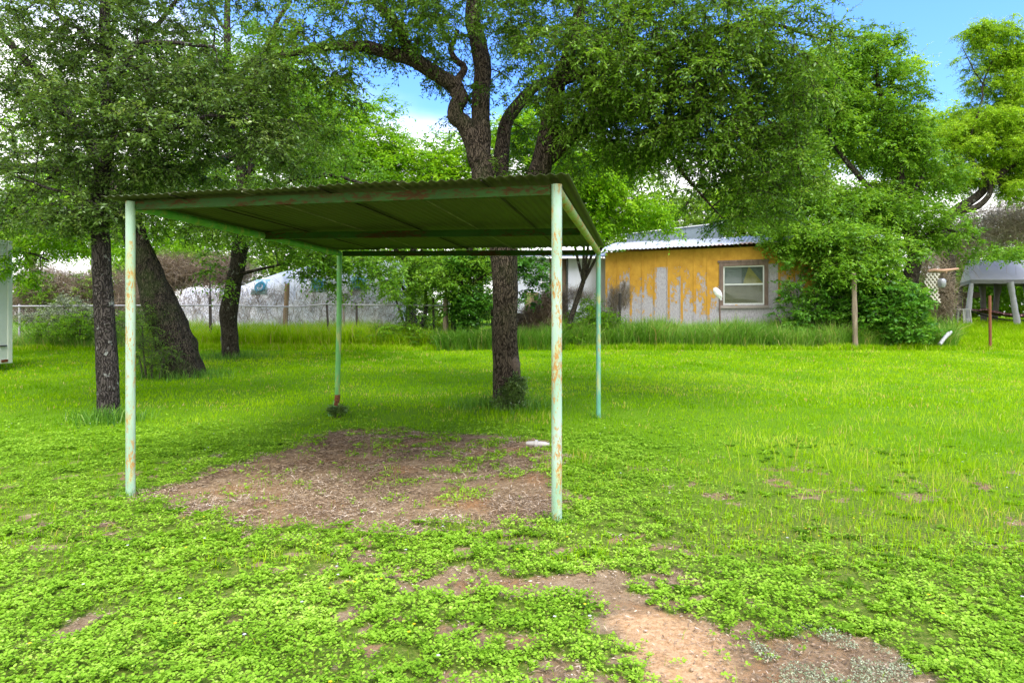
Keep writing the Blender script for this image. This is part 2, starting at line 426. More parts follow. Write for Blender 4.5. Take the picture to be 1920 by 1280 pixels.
def lawn():
    parts = []
    # broad-leaved ground cover: little plants of several leaves
    for y0, y1, dens, size, nl in ((1.9, 3.1, 2300, .0155, 7), (3.1, 4.4, 1700, .0175, 7), (4.4, 6.0, 1000, .0215, 6), (6.0, 7.8, 560, .027, 6), (7.8, 10.4, 300, .033, 6)):
        x, y = strip_points(dens, y0, y1)
        keep = rng.random(len(x)) < broad(x, y) * (1 - bare(x, y)) * (.55 + .45 * sst(.32, .5, fbm(x, y, .14, 71, 3)))
        inp = (bare(x, y) > .5) & (rng.random(len(x)) < .55 * weeds_in_patch(x, y))
        keep |= inp
        x, y = x[keep], y[keep]; n = len(x)
        hh = .008 + .050 * sst(.32, .72, fbm(x, y, .20, 13, 3)) * (.5 + fbm(x, y, .9, 15, 2)) * np.where(bare(x, y) > .5, .4, 1)
        col_ = .02 + .50 * fbm(x, y, .45, 23, 3) + .34 * fbm(x, y, .12, 29, 2) + rng.normal(0, .08, n) + .12 * sst(6.5, 3.2, y)
        for k in range(nl):
            az = rng.uniform(0, 2 * np.pi, n)
            tilt = rng.uniform(.1, .75, n)
            D = np.stack([np.cos(az), np.sin(az), tilt], 1)
            N = np.stack([-np.cos(az) * tilt, -np.sin(az) * tilt, np.ones(n)], 1) + rng.normal(0, .25, (n, 3))
            rr = rng.uniform(0, size * .8, n)
            P = np.stack([x + np.cos(az) * rr, y + np.sin(az) * rr, zg(x, y) + hh * rng.uniform(.25, 1.05, n)], 1)
            s = size * rng.uniform(.6, 1.3, n)
            parts.append(leaf_arrays(P, D, N, s, s * .72, np.clip(col_ + rng.normal(0, .12, n), 0, 1), six=y1 < 5.3, fold=.12, droop=.15))
    # scattered rosettes of longer leaves, a second kind of weed
    x, y = strip_points(16, 1.9, 7.5)
    k = (bare(x, y) < .5) & (fbm(x, y, .7, 611, 2) > .45); x, y = x[k], y[k]; n = len(x)
    cc = rng.uniform(0, .45, n); sz = rng.uniform(.035, .075, n)
    for k in range(9):
        az = k * .698 + rng.uniform(-.2, .2, n)
        D = np.stack([np.cos(az), np.sin(az), rng.uniform(.25, .8, n)], 1)
        parts.append(leaf_arrays(np.stack([x, y, zg(x, y) + .006], 1), D, np.tile([0, 0, 1.], (n, 1)), sz * rng.uniform(.7, 1.2, n), sz * .24, np.clip(cc + rng.normal(0, .06, n), 0, 1), six=True, fold=.2, droop=.35))
    V, Q, A = merge(parts)
    o = np_mesh('ground_cover', V, Q, L['clover'], var=A)
    tag(o, 'low bright green broad leaved ground cover over the near lawn', 'ground cover', kind='stuff')
    # grass
    parts = []
    for y0, y1, dens, w, h0, h1 in ((1.9, 3.8, 1100, .0026, .03, .075), (3.8, 6.5, 1900, .0040, .03, .085), (6.5, 10, 1000, .006, .03, .075), (10, 14, 800, .011, .035, .075), (14, 20.4, 520, .016, .045, .085)):
        x, y = strip_points(dens, y0, y1)
        g = 1 - .88 * broad(x, y)
        tuft = sst(.35, .6, fbm(x, y, .25, 83, 3))
        b = bare(x, y)
        keep = rng.random(len(x)) < g * (.45 + .55 * tuft) * (1 - b) + .45 * (b > .3) * weeds_in_patch(x, y)
        x, y = x[keep], y[keep]; n = len(x)
        tallz = sst(1.6, 3.5, x - .25 * (y - 5)) * sst(3.5, 5.0, y) * sst(12.5, 9.5, y) * .8
        tallz = np.maximum(tallz * .45, 1.3 * sst(.8, .2, np.hypot((x - .75) / 1.0, (y - 6.3) / 1.1)))      # lush tuft right of the shelter
        tallz = np.maximum(tallz, .7 * sst(1, .3, np.hypot((x + .05) / 1.6, (y - 9.4) / .6)))
        H = rng.uniform(h0, h1, n) * (.6 + .8 * fbm(x, y, .5, 97, 3)) * (1 + 1.0 * tallz)
        lean = rng.normal(0, .28, (n, 2)) + np.array([.08, 0])
        c = -.02 + .88 * fbm(x, y, 1.5, 101, 4) + .10 * fbm(x, y, .3, 5, 2) + rng.normal(0, .10, n)
        c = c + .12 * sst(0, 4, x) 
        c = np.where(rng.random(n) < .012 + .03 * tallz, rng.uniform(.9, 1, n), np.clip(c, 0, .88))
        c = np.where((fbm(x, y, .45, 131, 3) > .64) & (rng.random(n) < .25), rng.uniform(.90, 1, n), c)
        P = np.stack([x, y, zg(x, y) - .01], 1)
        parts.append(blade_arrays(P, H, w * rng.uniform(.7, 1.4, n), lean, c))
    V, Q, A = merge(parts)
    o = np_mesh('lawn_grass', V, Q, L['grass'], var=A)
    tag(o, 'bright yellow green lawn grass across the yard', 'grass', kind='stuff')
    # seeding stalks on the right
    n = 520
    x = rng.uniform(2.0, 9, n); y = rng.uniform(5, 13, n)
    k = (fbm(x, y, .8, 7, 2) > .45) & (x < .85 * y + .5)
    x, y = x[k], y[k]; n = len(x)
    P = np.stack([x, y, zg(x, y)], 1)
    v, q, a = blade_arrays(P, rng.uniform(.15, .30, n), .005, rng.normal(.15, .3, (n, 2)), rng.uniform(.86, .97, n))
    o = np_mesh('seeding_grass', v, q, L['grass'], var=a)
    tag(o, 'pale seeding grass stalks on the right of the lawn', 'grass', kind='stuff')
    # straw litter on the bare soil
    parts = []
    for (x0, x1, y0, y1, n, s) in ((-3.4, .8, 4.3, 9.2, 72000, .045), (-.4, 3.2, 2.0, 4.6, 9000, .022), (-3.5, 5, 2.0, 8, 90000, .020)):
        x = rng.uniform(x0, x1, n); y = rng.uniform(y0, y1, n)
        k = (bare(x, y) > .12) & (rng.random(n) < .25 + 1.1 * sst(.4, .6, fbm(x, y, .5, 201, 3)))
        k &= ~((soft_inside(P_sand, x, y) > .4) & (rng.random(n) < .75))
        x, y = x[k], y[k]; m = len(x)
        az = rng.uniform(0, 2 * np.pi, m)
        D = np.stack([np.cos(az), np.sin(az), rng.normal(.05, .16, m)], 1)
        N = np.stack([rng.normal(0, .4, m), rng.normal(0, .4, m), np.ones(m)], 1)
        P = np.stack([x, y, zg(x, y) + rng.uniform(-.004, .012, m)], 1)
        ll = s * rng.uniform(.5, 2.0, m)
        parts.append(leaf_arrays(P, D, N, ll, rng.uniform(.0035, .0075, m), np.clip(rng.beta(2.2, 1.8, m) + .5 * (fbm(x, y, .6, 211, 2) - .5), 0, 1), droop=.05))
    V, Q, A = merge(parts)
    o = np_mesh('straw_litter', V, Q, L['straw'], var=A)
    tag(o, 'dry straw and leaf litter lying on the bare soil', 'straw litter', kind='stuff')
    # pebbles and crumbs
    n = 1500
    x = rng.uniform(-3.2, 3.4, n); y = rng.uniform(2.1, 9, n)
    k = bare(x, y) > .4; x, y = x[k], y[k]; n = len(x)
    s = rng.uniform(.004, .013, n)[:, None]
    C = np.stack([x, y, zg(x, y) - .002], 1)
    base = np.array([[1, 0, 0], [0, 1, 0], [-1, 0, 0], [0, -1, 0], [0, 0, 1], [0, 0, -1]], float) * [1, .8, .6]
    V = (C[:, None] + base[None] * s[:, None] * rng.uniform(.7, 1.3, (n, 6, 1))).reshape(-1, 3)
    T = np.array([[0, 1, 4], [1, 2, 4], [2, 3, 4], [3, 0, 4], [1, 0, 5], [2, 1, 5], [3, 2, 5], [0, 3, 5]])
    Q = (np.arange(n)[:, None, None] * 6 + T[None]).reshape(-1, 3)
    o = np_mesh('gravel', V, Q, L['straw'], var=np.repeat(rng.uniform(.3, 1, n), 6))
    tag(o, 'small pebbles and soil crumbs on the bare patches', 'gravel', kind='stuff')
    # grey-green creeping plant bottom right
    n = 90000
    x = rng.uniform(.5, 3.6, n); y = rng.uniform(2.0, 3.6, n)
    k = (soft_inside(P_sage, x, y, .05, .15, .2, 66) > .3) & (fbm(x, y, .10, 303, 3) > .47)
    x, y = x[k], y[k]; m = len(x)
    P = np.stack([x, y, zg(x, y) + rng.uniform(0, .02, m)], 1)
    v, q, a = leaf_arrays(P, unit_rand(m) * [1, 1, .5], unit_rand(m) + [0, 0, 1.5], .011, .006, rng.random(m))
    o = np_mesh('creeping_plant', v, q, L['sage'], var=a)
    tag(o, 'pale grey green creeping mat on the sandy patch', 'ground cover', kind='stuff')
    # tiny flowers
    n = 700
    x, y = strip_points(9, 2.2, 12)
    k = (rng.random(len(x)) < .12 + .9 * (sst(.5, .65, fbm(x, y, .9, 404, 2)))) & (bare(x, y) < .3)
    x, y = x[k], y[k]; m = len(x)
    P = np.stack([x, y, zg(x, y) + rng.uniform(.05, .11, m)], 1)
    parts = []
    colr = np.where(rng.random(m) < .7, rng.uniform(0, .5, m), rng.uniform(.62, 1, m))
    for k in range(5):
        az = k * 1.2566 + rng.uniform(0, .3, m)
        parts.append(leaf_arrays(P, np.stack([np.cos(az), np.sin(az), np.full(m, .35)], 1), np.tile([0, 0, 1.], (m, 1)), .010, .009, colr))
    V, Q, A = merge(parts)
    o = np_mesh('wildflowers', V, Q, L['flower'], var=A)
    tag(o, 'tiny yellow and white flowers dotted through the lawn', 'wildflowers', kind='stuff')
lawn()

# ------------------------------------------------------------------ tubes
def catmull(P, R_, n=6):
    P = np.asarray(P, float); R_ = np.asarray(R_, float)
    A = np.column_stack([P, R_])
    A = np.vstack([2 * A[0] - A[1], A, 2 * A[-1] - A[-2]])
    out = []
    for i in range(1, len(A) - 2):
        p0, p1, p2, p3 = A[i - 1], A[i], A[i + 1], A[i + 2]
        for k in range(n):
            t = k / n
            out.append(.5 * ((2 * p1) + (-p0 + p2) * t + (2 * p0 - 5 * p1 + 4 * p2 - p3) * t * t + (-p0 + 3 * p1 - 3 * p2 + p3) * t ** 3))
    out.append(A[-2])
    out = np.array(out)
    return out[:, :3], np.maximum(out[:, 3], .002)
def tube(P, R_, sides=8, rough=0.0, cap=True, phase=0):
    P = np.asarray(P, float); n = len(P)
    R_ = np.broadcast_to(np.asarray(R_, float), n)
    T = np.gradient(P, axis=0) if n > 2 else np.repeat((P[1] - P[0])[None], n, 0)
    T = nrm(T)
    ref = np.array([1., 0, 0]) if abs(T[0][0]) < .8 else np.array([0, 1., 0])
    V = []
    u = nrm(np.cross(T[0], ref))
    for i in range(n):
        u = nrm(u - T[i] * np.dot(u, T[i])); w = np.cross(T[i], u)
        a = np.arange(sides) / sides * 2 * np.pi + phase
        r = np.full(sides, R_[i])
        if rough:
            r = r * (1 + rough * (fbm(np.cos(a) * 1.5 + 7 + P[i][0], np.sin(a) * 1.5 + P[i][2] * 2.2, .8, 11, 3) - .5) * 2
                     + rough * .6 * (vn(a * 4, np.full(sides, P[i][2] * 1.1), 1, 33) - .5))
        V.append(P[i] + r[:, None] * (np.cos(a)[:, None] * u + np.sin(a)[:, None] * w))
    V = np.concatenate(V)
    i = np.arange(n - 1)[:, None] * sides; j = np.arange(sides)[None]; j2 = (j + 1) % sides
    Q = np.stack([i + j, i + j2, i + sides + j2, i + sides + j], -1).reshape(-1, 4)
    if cap and sides >= 4:
        # close the two ends with a vertex each (degenerate-free fan made of quads on even sides)
        c0 = len(V); V = np.vstack([V, P[:1], P[-1:]])
        cq = []
        for k in range(0, sides - (sides % 2), 2):
            cq.append([c0, (k + 2) % sides, k + 1, k]); b0 = (n - 1) * sides
            cq.append([c0 + 1, b0 + k, b0 + k + 1, b0 + (k + 2) % sides])
        Q = np.vstack([Q, cq])
    return V, Q, np.full(len(V), .5)

# many thin straight-ish twigs at once: 3-sided prisms
def twig_arrays(A, B, r0, r1, var):
    n = len(A); T = nrm(B - A); u = nrm(np.cross(T, np.where(np.abs(T[:, 2:3]) > .8, [[1., 0, 0]], [[0, 0, 1.]]))); w = np.cross(T, u)
    r0 = np.broadcast_to(r0, n)[:, None]; r1 = np.broadcast_to(r1, n)[:, None]
    V = []
    for P, r in ((A, r0), (B, r1)):
        for k in range(3):
            a = k * 2.0944; V.append(P + r * (math.cos(a) * u + math.sin(a) * w))
    V = np.stack(V, 1)
    Q = (np.arange(n)[:, None, None] * 6 + np.array([[0, 1, 4, 3], [1, 2, 5, 4], [2, 0, 3, 5]])[None]).reshape(-1, 4)
    return V.reshape(-1, 3), Q, np.repeat(np.broadcast_to(var, n), 6)

# ------------------------------------------------------------------ trees
def tree(name, label, limbs, clumps, leafmat, barkmat, leaf=.055, att=300, twigs=7, lpt=12, spray=.38,
         droop=.25, group=None, cat='tree', wl=.45, sides=10, rough=.10, compound=False, twig_r=.004, base=None, varc=.5, shiny_seed=0):
    """limbs: lists of (px,py,Y,r); clumps: (px,py,rx,ry,Y,dY,weight)"""
    b0 = limbs[0][0]
    bp = pt(*b0[:3]) if base is None else np.array(base)
    root = empty(name, (bp[0], bp[1], float(zg(bp[0], bp[1]))), 0, label, cat, group)
    org = np.array(root.location)
    nodes, nr = [], []
    wood = []
    for li, lb in enumerate(limbs):
        P = np.array([pt(*q[:3]) for q in lb]); r = np.array([q[3] for q in lb])
        if li == 0:
            P[0, 2] = min(P[0, 2], float(zg(P[0, 0], P[0, 1])) - .12)
        P, r = catmull(P, r, 6)
        if li > 0:
            P = P + (np.stack([vn(np.arange(len(P)) * 1., np.full(len(P), li * 3.), 3, 1 + k) for k in range(3)], 1) - .5) * .05
        wood.append(tube(P - org, r, sides if r.max() > .05 else 6, rough))
        nodes.append(P); nr.append(r)
    N_ = np.concatenate(nodes); NR = np.concatenate(nr)
    ok = NR < .16 if len(limbs) > 1 else np.ones(len(NR), bool)
    N_, NR = N_[ok], NR[ok]
    # attractors
    w = np.array([c[6] * c[2] * c[3] for c in clumps], float); w /= w.sum()
    ci = rng.choice(len(clumps), att, p=w)
    C = np.array([c[:6] for c in clumps], float)[ci]
    d = unit_rand(att) * (rng.random(att)[:, None] ** (1 / 2.6))
    Y = C[:, 4] + d[:, 1] * C[:, 5]
    px = C[:, 0] + d[:, 0] * C[:, 2]; py = C[:, 1] + d[:, 2] * C[:, 3]
    A = np.stack([(px - 960) / F * C[:, 4], Y, CAMH - (py - HOR) / F * C[:, 4]], 1)
    A[:, 2] = np.maximum(A[:, 2], zg(A[:, 0], A[:, 1]) + .12)
    dmin = np.array([np.min(np.linalg.norm(N_ - a, axis=1)) for a in A])
    order = np.argsort(dmin)
    ends = []
    NL = list(N_); RL = list(NR)
    cap_ = len(NL) + att * 8
    buf = np.zeros((cap_, 3)); buf[:len(NL)] = N_; rb = np.zeros(cap_); rb[:len(NL)] = NR; cnt = len(NL)
    for ai in order:
        a = A[ai]
        dd = np.linalg.norm(buf[:cnt] - a, axis=1) + .25 * np.maximum(buf[:cnt, 2] - a[2], 0)
        j = int(np.argmin(dd)); p = buf[j]; dist = np.linalg.norm(a - p)
        if dist < .05:
            ends.append((a, nrm(unit_rand(1)[0])))
            continue
        ns_ = max(2, min(7, int(dist / .28) + 1))
        t = np.linspace(0, 1, ns_ + 1)[:, None]
        side = unit_rand(1)[0] * dist * .10
        arc = np.sin(t * np.pi) * (side + np.array([0, 0, dist * .10]))
        seg = p + (a - p) * t + arc + rng.normal(0, .018 * min(dist, 1.5), (ns_ + 1, 3)) * (t > 0) * (t < 1)
        r0 = min(rb[j] * .75, .010 + .016 * dist); r = r0 * (1 - t[:, 0]) + .004 * t[:, 0] + .001
        wood.append(tube(seg - org, r, 5 if r0 > .012 else 3, cap=False))
        k = ns_
        buf[cnt:cnt + k] = seg[1:]; rb[cnt:cnt + k] = r[1:]; cnt += k
        ends.append((seg[-1], nrm(seg[-1] - seg[-2])))
        if ns_ >= 3:
            ends.append((seg[-2], nrm(seg[-2] - seg[-3])))
    E = np.array([e[0] for e in ends]); G = np.array([e[1] for e in ends])
    nE = len(E)
    cv = rng.normal(varc, .17, nE)
    # twigs
    E2 = np.repeat(E, twigs, 0); G2 = np.repeat(G, twigs, 0); cv2 = np.repeat(cv, twigs) + rng.normal(0, .05, nE * twigs)
    n2 = len(E2)
    D = nrm(G2 * .45 + unit_rand(n2) * [1, 1, .55] + [0, 0, -droop * .6]); Ls = spray * rng.uniform(.45, 1.25, n2)
    T1 = E2 + D * Ls[:, None] * .5
    D2 = nrm(D + [0, 0, -droop]) ; T2 = T1 + D2 * Ls[:, None] * .5
    wood.append(twig_arrays(E2 - org, T1 - org, twig_r, twig_r * .75, .5)); wood.append(twig_arrays(T1 - org, T2 - org, twig_r * .75, twig_r * .4, .5))
    V, Q, _ = merge(wood)
    np_mesh('trunk', V, Q, barkmat, root, smooth=True)
    # leaves along the twigs, alternate sides
    n3 = n2 * lpt
    s = np.tile((np.arange(lpt) + .6) / lpt, n2) + rng.uniform(-.04, .04, n3)
    I = np.repeat(np.arange(n2), lpt)
    Pl = np.where(s[:, None] < .5, E2[I] + (T1 - E2)[I] * (s * 2)[:, None], T1[I] + (T2 - T1)[I] * (s * 2 - 1)[:, None])
    Tl = np.where(s[:, None] < .5, D[I], D2[I])
    sidev = nrm(np.cross(Tl, np.tile([0, 0, 1.], (n3, 1)) + rng.normal(0, .35, (n3, 3))))
    sg = np.where(np.tile(np.arange(lpt) % 2, n2) == 0, 1., -1.)[:, None]
    Dl = nrm(Tl * .55 + sidev * sg + rng.normal(0, .3, (n3, 3)) + [0, 0, -.25 * droop])
    Nl = nrm(np.array([0, 0, 1.]) + rng.normal(0, .45, (n3, 3)))
    ln = leaf * rng.uniform(.65, 1.3, n3)
    vv = np.clip(cv2[I] + rng.normal(0, .13, n3), 0, 1)
    V, Q, A_ = leaf_arrays(Pl - org, Dl, Nl, ln, ln * wl, vv, six=False)
    np_mesh('crown', V, Q, leafmat, root, var=A_)
    return root

Y1 = 10.3
elm_limbs = [
    [(955, 775, Y1, .34), (954, 755, Y1, .26), (950, 700, Y1, .222), (946, 620, Y1, .205), (947, 540, Y1, .205), (944, 480, Y1, .215), (938, 420, Y1, .24), (930, 385, Y1, .24)],
    [(938, 425, Y1, 0.207), (912, 340, Y1, 0.213), (897, 295, Y1, 0.190), (880, 250, Y1, 0.149), (854, 215, Y1, 0.132), (862, 185, Y1, 0.127), (852, 162, Y1, 0.132), (820, 140, Y1 - .1, 0.121), (780, 115, Y1 - .3, 0.115), (740, 100, Y1 - .4, 0.106), (690, 90, Y1 - .5, 0.086), (630, 86, Y1 - .6, 0.063), (560, 98, Y1 - .7, 0.044), (500, 112, Y1 - .7, 0.025)],
    [(775, 112, Y1 - .3, 0.081), (757, 70, Y1 - .5, 0.081), (735, 35, Y1 - .7, 0.075), (702, 2, Y1 - .8, 0.063), (660, -50, Y1 - 1, 0.046)],
    [(902, 310, Y1, 0.172), (903, 250, Y1 + .1, 0.155), (903, 190, Y1 + .2, 0.149), (906, 130, Y1 + .3, 0.144), (895, 75, Y1 + .4, 0.138), (884, 30, Y1 + .5, 0.127), (892, -60, Y1 + .5, 0.092), (880, -150, Y1 + .4, 0.057)],
    [(850, 170, Y1, 0.069), (868, 130, Y1 + .3, 0.057), (845, 95, Y1 + .4, 0.046), (860, 60, Y1 + .5, 0.034)],
    [(940, 395, Y1, 0.184), (938, 300, Y1 + .3, 0.132), (948, 235, Y1 + .5, 0.115), (972, 195, Y1 + .6, 0.103), (1008, 162, Y1 + .8, 0.086), (1050, 140, Y1 + 1, 0.063), (1105, 105, Y1 + 1.2, 0.040)],
    [(948, 415, Y1, 0.230), (1008, 330, Y1 - .1, 0.178), (1025, 265, Y1 - .2, 0.161), (1036, 205, Y1 - .3, 0.149), (1049, 150, Y1 - .5, 0.127), (1072, 80, Y1 - .6, 0.103), (1092, 0, Y1 - .7, 0.081), (1105, -90, Y1 - .7, 0.046)],
    [(1012, 310, Y1, 0.138), (1052, 272, Y1 - .1, 0.138), (1092, 240, Y1 - .2, 0.127), (1142, 222, Y1 - .3, 0.115), (1190, 208, Y1 - .5, 0.103), (1240, 180, Y1 - .7, 0.081), (1300, 165, Y1 - .8, 0.057), (1380, 170, Y1 - .8, 0.034)],
    [(1188, 208, Y1 - .5, .06), (1235, 250, Y1 - .5, .05), (1268, 310, Y1 - .6, .036), (1300, 352, Y1 - .6, .022), (1352, 408, Y1 - .6, .01)],
    [(1049, 150, Y1 - .5, .08), (1115, 132, Y1 - .9, .075), (1185, 112, Y1 - 1.1, .065), (1260, 90, Y1 - 1.2, .05), (1330, 60, Y1 - 1.2, .04), (1430, 45, Y1 - 1.2, .028), (1500, 62, Y1 - 1.2, .02), (1560, 80, Y1 - 1.2, .01)],
    [(1265, 95, Y1 - 1.2, .04), (1320, 130, Y1 - 1, .035), (1400, 190, Y1 - 1, .028), (1470, 260, Y1 - 1, .018), (1500, 320, Y1 - .9, .01)],
]
elm_clumps = [
    (700, 35, 120, 50, 9.6, 1.2, .8), (600, 120, 100, 34, 9.5, .9, .8), (790, 50, 70, 60, 9.8, 1.2, .7), (520, 180, 60, 40, 9.4, .8, .5), (560, 60, 60, 40, 9.6, 1, .5),
    (870, 205, 26, 36, 11.2, .35, .8), (822, 135, 45, 20, 11.0, .4, .8), (755, 95, 50, 20, 10.8, .4, .8), (905, 130, 24, 60, 11.5, .35, .8), (665, 86, 50, 20, 10.6, .4, .8), (975, 260, 26, 40, 11.4, .3, .7), (1060, 250, 24, 60, 11.2, .35, .7), (590, 215, 50, 34, 9.5, .8, .6), (650, 160, 40, 24, 9.5, .6, .5),
    (840, 70, 50, 50, 11.0, .7, .6), (960, 25, 90, 45, 10, 1.3, 1.1), (980, 90, 50, 60, 11.2, .6, .8), (1010, 200, 45, 50, 11.4, .6, .8),
    (930, 170, 30, 50, 10.6, .6, .3), (880, 180, 25, 40, 10.4, .5, .3),
    (1100, 120, 120, 110, 9.3, 1.6, 1.3), (1090, 220, 70, 50, 9.5, 1.0, 1.0), (1230, 170, 130, 120, 9.5, 1.6, 1.3), (1340, 110, 110, 90, 9.3, 1.4, 1.1), (1330, 260, 110, 80, 9.6, 1.3, 1.2),
    (1200, 270, 90, 45, 9.8, 1.1, .9), (1420, 290, 80, 90, 9.8, 1.2, 1.1), (1400, 390, 70, 40, 9.9, 1, .8), (1440, 50, 90, 50, 9.1, 1, .8), (1440, 180, 80, 80, 9.4, 1.2, .9), (1530, 60, 60, 40, 9.1, .7, .35),
    (1500, 180, 50, 70, 9.6, .9, .5), (1480, 360, 60, 50, 10.0, .9, .7), (1260, 300, 80, 30, 9.8, .9, .5), (1330, 350, 60, 40, 9.8, .8, .6), (1080, 20, 80, 50, 9.5, 1.4, .9), (1230, 30, 120, 50, 9.3, 1.4, 1.0),
    (960, 325, 45, 22, 10.1, .4, .8), (1100, 300, 60, 30, 10, .6, .4),
    (900, -140, 380, 110, 10, 2.4, .45), (1300, -130, 260, 90, 9.6, 2.2, .4), (700, -120, 260, 90, 9.8, 1.8, .35),
]
tree('elm_tree', 'big spreading elm with forked dark limbs rising behind the green carport', elm_limbs, elm_clumps, L['elm'], M['bark_elm'],
     leaf=.062, att=1750, twigs=8, lpt=13, spray=.42, droop=.45, sides=20, wl=.42)

def burl():
    root = [o for o in col.objects if o.name == 'elm_tree'][0]; o_ = np.array(root.location)
    c = pt(964, 684, Y1 - .13) - o_
    P = [c + np.array([.0, 0, z]) for z in np.linspace(-.13, .13, 12)]
    r_ = .085 * np.sqrt(np.clip(1 - (np.linspace(-1, 1, 12)) ** 2, .02, 1)); v, q, _ = tube(P, r_, 18, .35)
    np_mesh('burl', v, q, flat_mat('burl_wood', (.12, .088, .068), .95, var=.5, scale=22, bmp=.7), root, smooth=True)
burl()
Y2 = 9.2
oak_limbs = [
    [(203, 800, Y2, 0.174), (203, 780, Y2, 0.150), (202, 720, Y2, 0.144), (197, 620, Y2, 0.131), (191, 500, Y2, 0.122), (188, 420, Y2, 0.117), (190, 330, Y2, 0.109), (204, 250, Y2, 0.096), (200, 150, Y2, 0.087), (196, 60, Y2, 0.074), (200, -60, Y2, 0.052), (198, -160, Y2, 0.026)],
    [(204, 262, Y2, .06), (240, 252, Y2 - .2, .05), (300, 240, Y2 - .4, .04), (360, 225, Y2 - .5, .03), (420, 215, Y2 - .5, .02)],
    [(190, 320, Y2, .06), (165, 262, Y2 + .1, .055), (130, 222, Y2 + .1, .04), (85, 190, Y2, .03), (20, 150, Y2, .02)],
    [(200, 170, Y2, .05), (240, 110, Y2 - .2, .045), (262, 82, Y2 - .2, .04), (330, 80, Y2 - .4, .03), (400, 85, Y2 - .5, .02)],
    [(198, 110, Y2, .045), (150, 60, Y2, .035), (100, 20, Y2, .025), (40, -30, Y2, .02)],
    [(188, 400, Y2, .04), (150, 370, Y2 - .3, .03), (90, 350, Y2 - .5, .02), (30, 330, Y2 - .6, .01)],
]
oak_clumps = [(90, 60, 110, 60, Y2, 1.2, .8), (60, 190, 90, 60, Y2, 1.1, .7), (210, 90, 80, 90, Y2, 1.2, .8), (190, 220, 90, 70, Y2 - .1, 1.1, 1.0), (310, 170, 100, 60, Y2 - .2, 1.1, .9),
              (330, 260, 110, 60, Y2 - .2, 1.0, 1.1), (440, 130, 90, 60, Y2 - .3, 1, .8), (450, 220, 80, 60, Y2 - .3, 1, 1.0), (520, 270, 70, 45, Y2 - .2, .8, .7), (230, 320, 100, 45, Y2, .9, 1.1),
              (190, 385, 55, 50, Y2 - .2, .5, 1.2), (90, 280, 80, 50, Y2, 1, .7), (60, 360, 70, 40, Y2 - .3, .8, .6), (330, 330, 100, 25, Y2 + .2, .6, .9), (130, 410, 60, 30, Y2 - .2, .5, .7), (180, 455, 25, 25, Y2 - .1, .25, .7),
              (330, 40, 80, 40, Y2, 1, .4), (200, -100, 260, 90, Y2, 1.6, .5), (430, -80, 160, 60, Y2, 1.2, .3)]
tree('oak_tree', 'straight slim trunk flecked with pale lichen, just left of the carport', oak_limbs, oak_clumps, L['oak'], M['bark_oak'],
     leaf=.058, att=900, twigs=7, lpt=13, spray=.36, droop=.3, sides=16, wl=.5, rough=.12)

Y3 = 13.7
lean_limbs = [
    [(343, 718, Y3, .50), (342, 695, Y3, .43), (334, 660, Y3, .385), (320, 620, Y3, .36), (300, 570, Y3, .31), (278, 510, Y3, .26), (258, 455, Y3, .23), (240, 405, Y3, .21), (226, 365, Y3, .19)],
    [(232, 385, Y3, .17), (175, 335, Y3, .13), (100, 316, Y3 - .2, .115), (0, 313, Y3 - .3, .10), (-90, 300, Y3 - .4, .06)],
    [(224, 365, Y3, .16), (200, 300, Y3, .13), (145, 235, Y3, .11), (70, 140, Y3 - .2, .09), (0, 60, Y3 - .3, .07)],
    [(238, 410, Y3, .17), (290, 345, Y3 + .1, .16), (330, 322, Y3 + .2, .15), (385, 312, Y3 + .3, .12), (450, 285, Y3 + .3, .08), (520, 262, Y3 + .3, .05), (600, 250, Y3 + .3, .03)],
    [(290, 345, Y3 + .1, .12), (280, 240, Y3 + .3, .10), (278, 150, Y3 + .3, .09), (262, 90, Y3 + .3, .07), (300, 40, Y3 + .3, .05), (330, 0, Y3 + .3, .04)],
    [(120, 316, Y3, .06), (60, 360, Y3, .05), (20, 400, Y3, .035), (-10, 440, Y3, .02)],
    [(278, 150, Y3 + .3, .06), (240, 100, Y3 + .3, .06), (262, 85, Y3, .05), (330, 82, Y3, .05)],
]
lean_clumps = [(280, 390, 80, 35, Y3, 1.1, 1.0), (360, 420, 90, 30, Y3, 1.2, 1.0), (420, 340, 120, 35, Y3 + .2, 1.3, 1.0), (60, 300, 90, 50, Y3, 1.3, .7), (20, 400, 60, 40, Y3, 1, .6),
               (100, 120, 90, 70, Y3, 1.4, .5), (290, 80, 90, 60, Y3, 1.4, .5), (560, 270, 80, 50, Y3, 1.2, .8), (460, 400, 70, 30, Y3, 1, .7), (330, -60, 300, 80, Y3, 2, .3), (0, 40, 80, 60, Y3, 1.2, .4)]
tree('leaning_tree', 'thick dark mossy trunk leaning left behind the front left carport post', lean_limbs, lean_clumps, L['elm'], M['bark_dark'],
     leaf=.075, att=520, twigs=7, lpt=11, spray=.5, droop=.35, sides=22, rough=.26)

Y4 = 16.9
hack_limbs = [
    [(432, 680, Y4, .26), (432, 660, Y4, .225), (430, 620, Y4, .20), (428, 585, Y4, .225), (436, 545, Y4, .195), (445, 500, Y4, .195), (452, 450, Y4, .2), (458, 390, Y4, .17), (450, 300, Y4, .13), (430, 200, Y4, .11), (426, 60, Y4, .085), (428, -40, Y4, .05)],
    [(452, 512, Y4, .05), (480, 506, Y4 - .2, .04), (530, 496, Y4 - .5, .03), (600, 470, Y4 - .7, .02)],
    [(458, 400, Y4, .1), (475, 300, Y4, .09), (480, 150, Y4, .08), (505, 70, Y4, .06), (545, 0, Y4, .05)],
    [(430, 65, Y4, .05), (400, 20, Y4, .04), (395, -20, Y4, .03)],
    [(458, 390, Y4, .09), (540, 340, Y4 - .4, .07), (620, 330, Y4 - .6, .05), (700, 350, Y4 - .7, .03)],
]
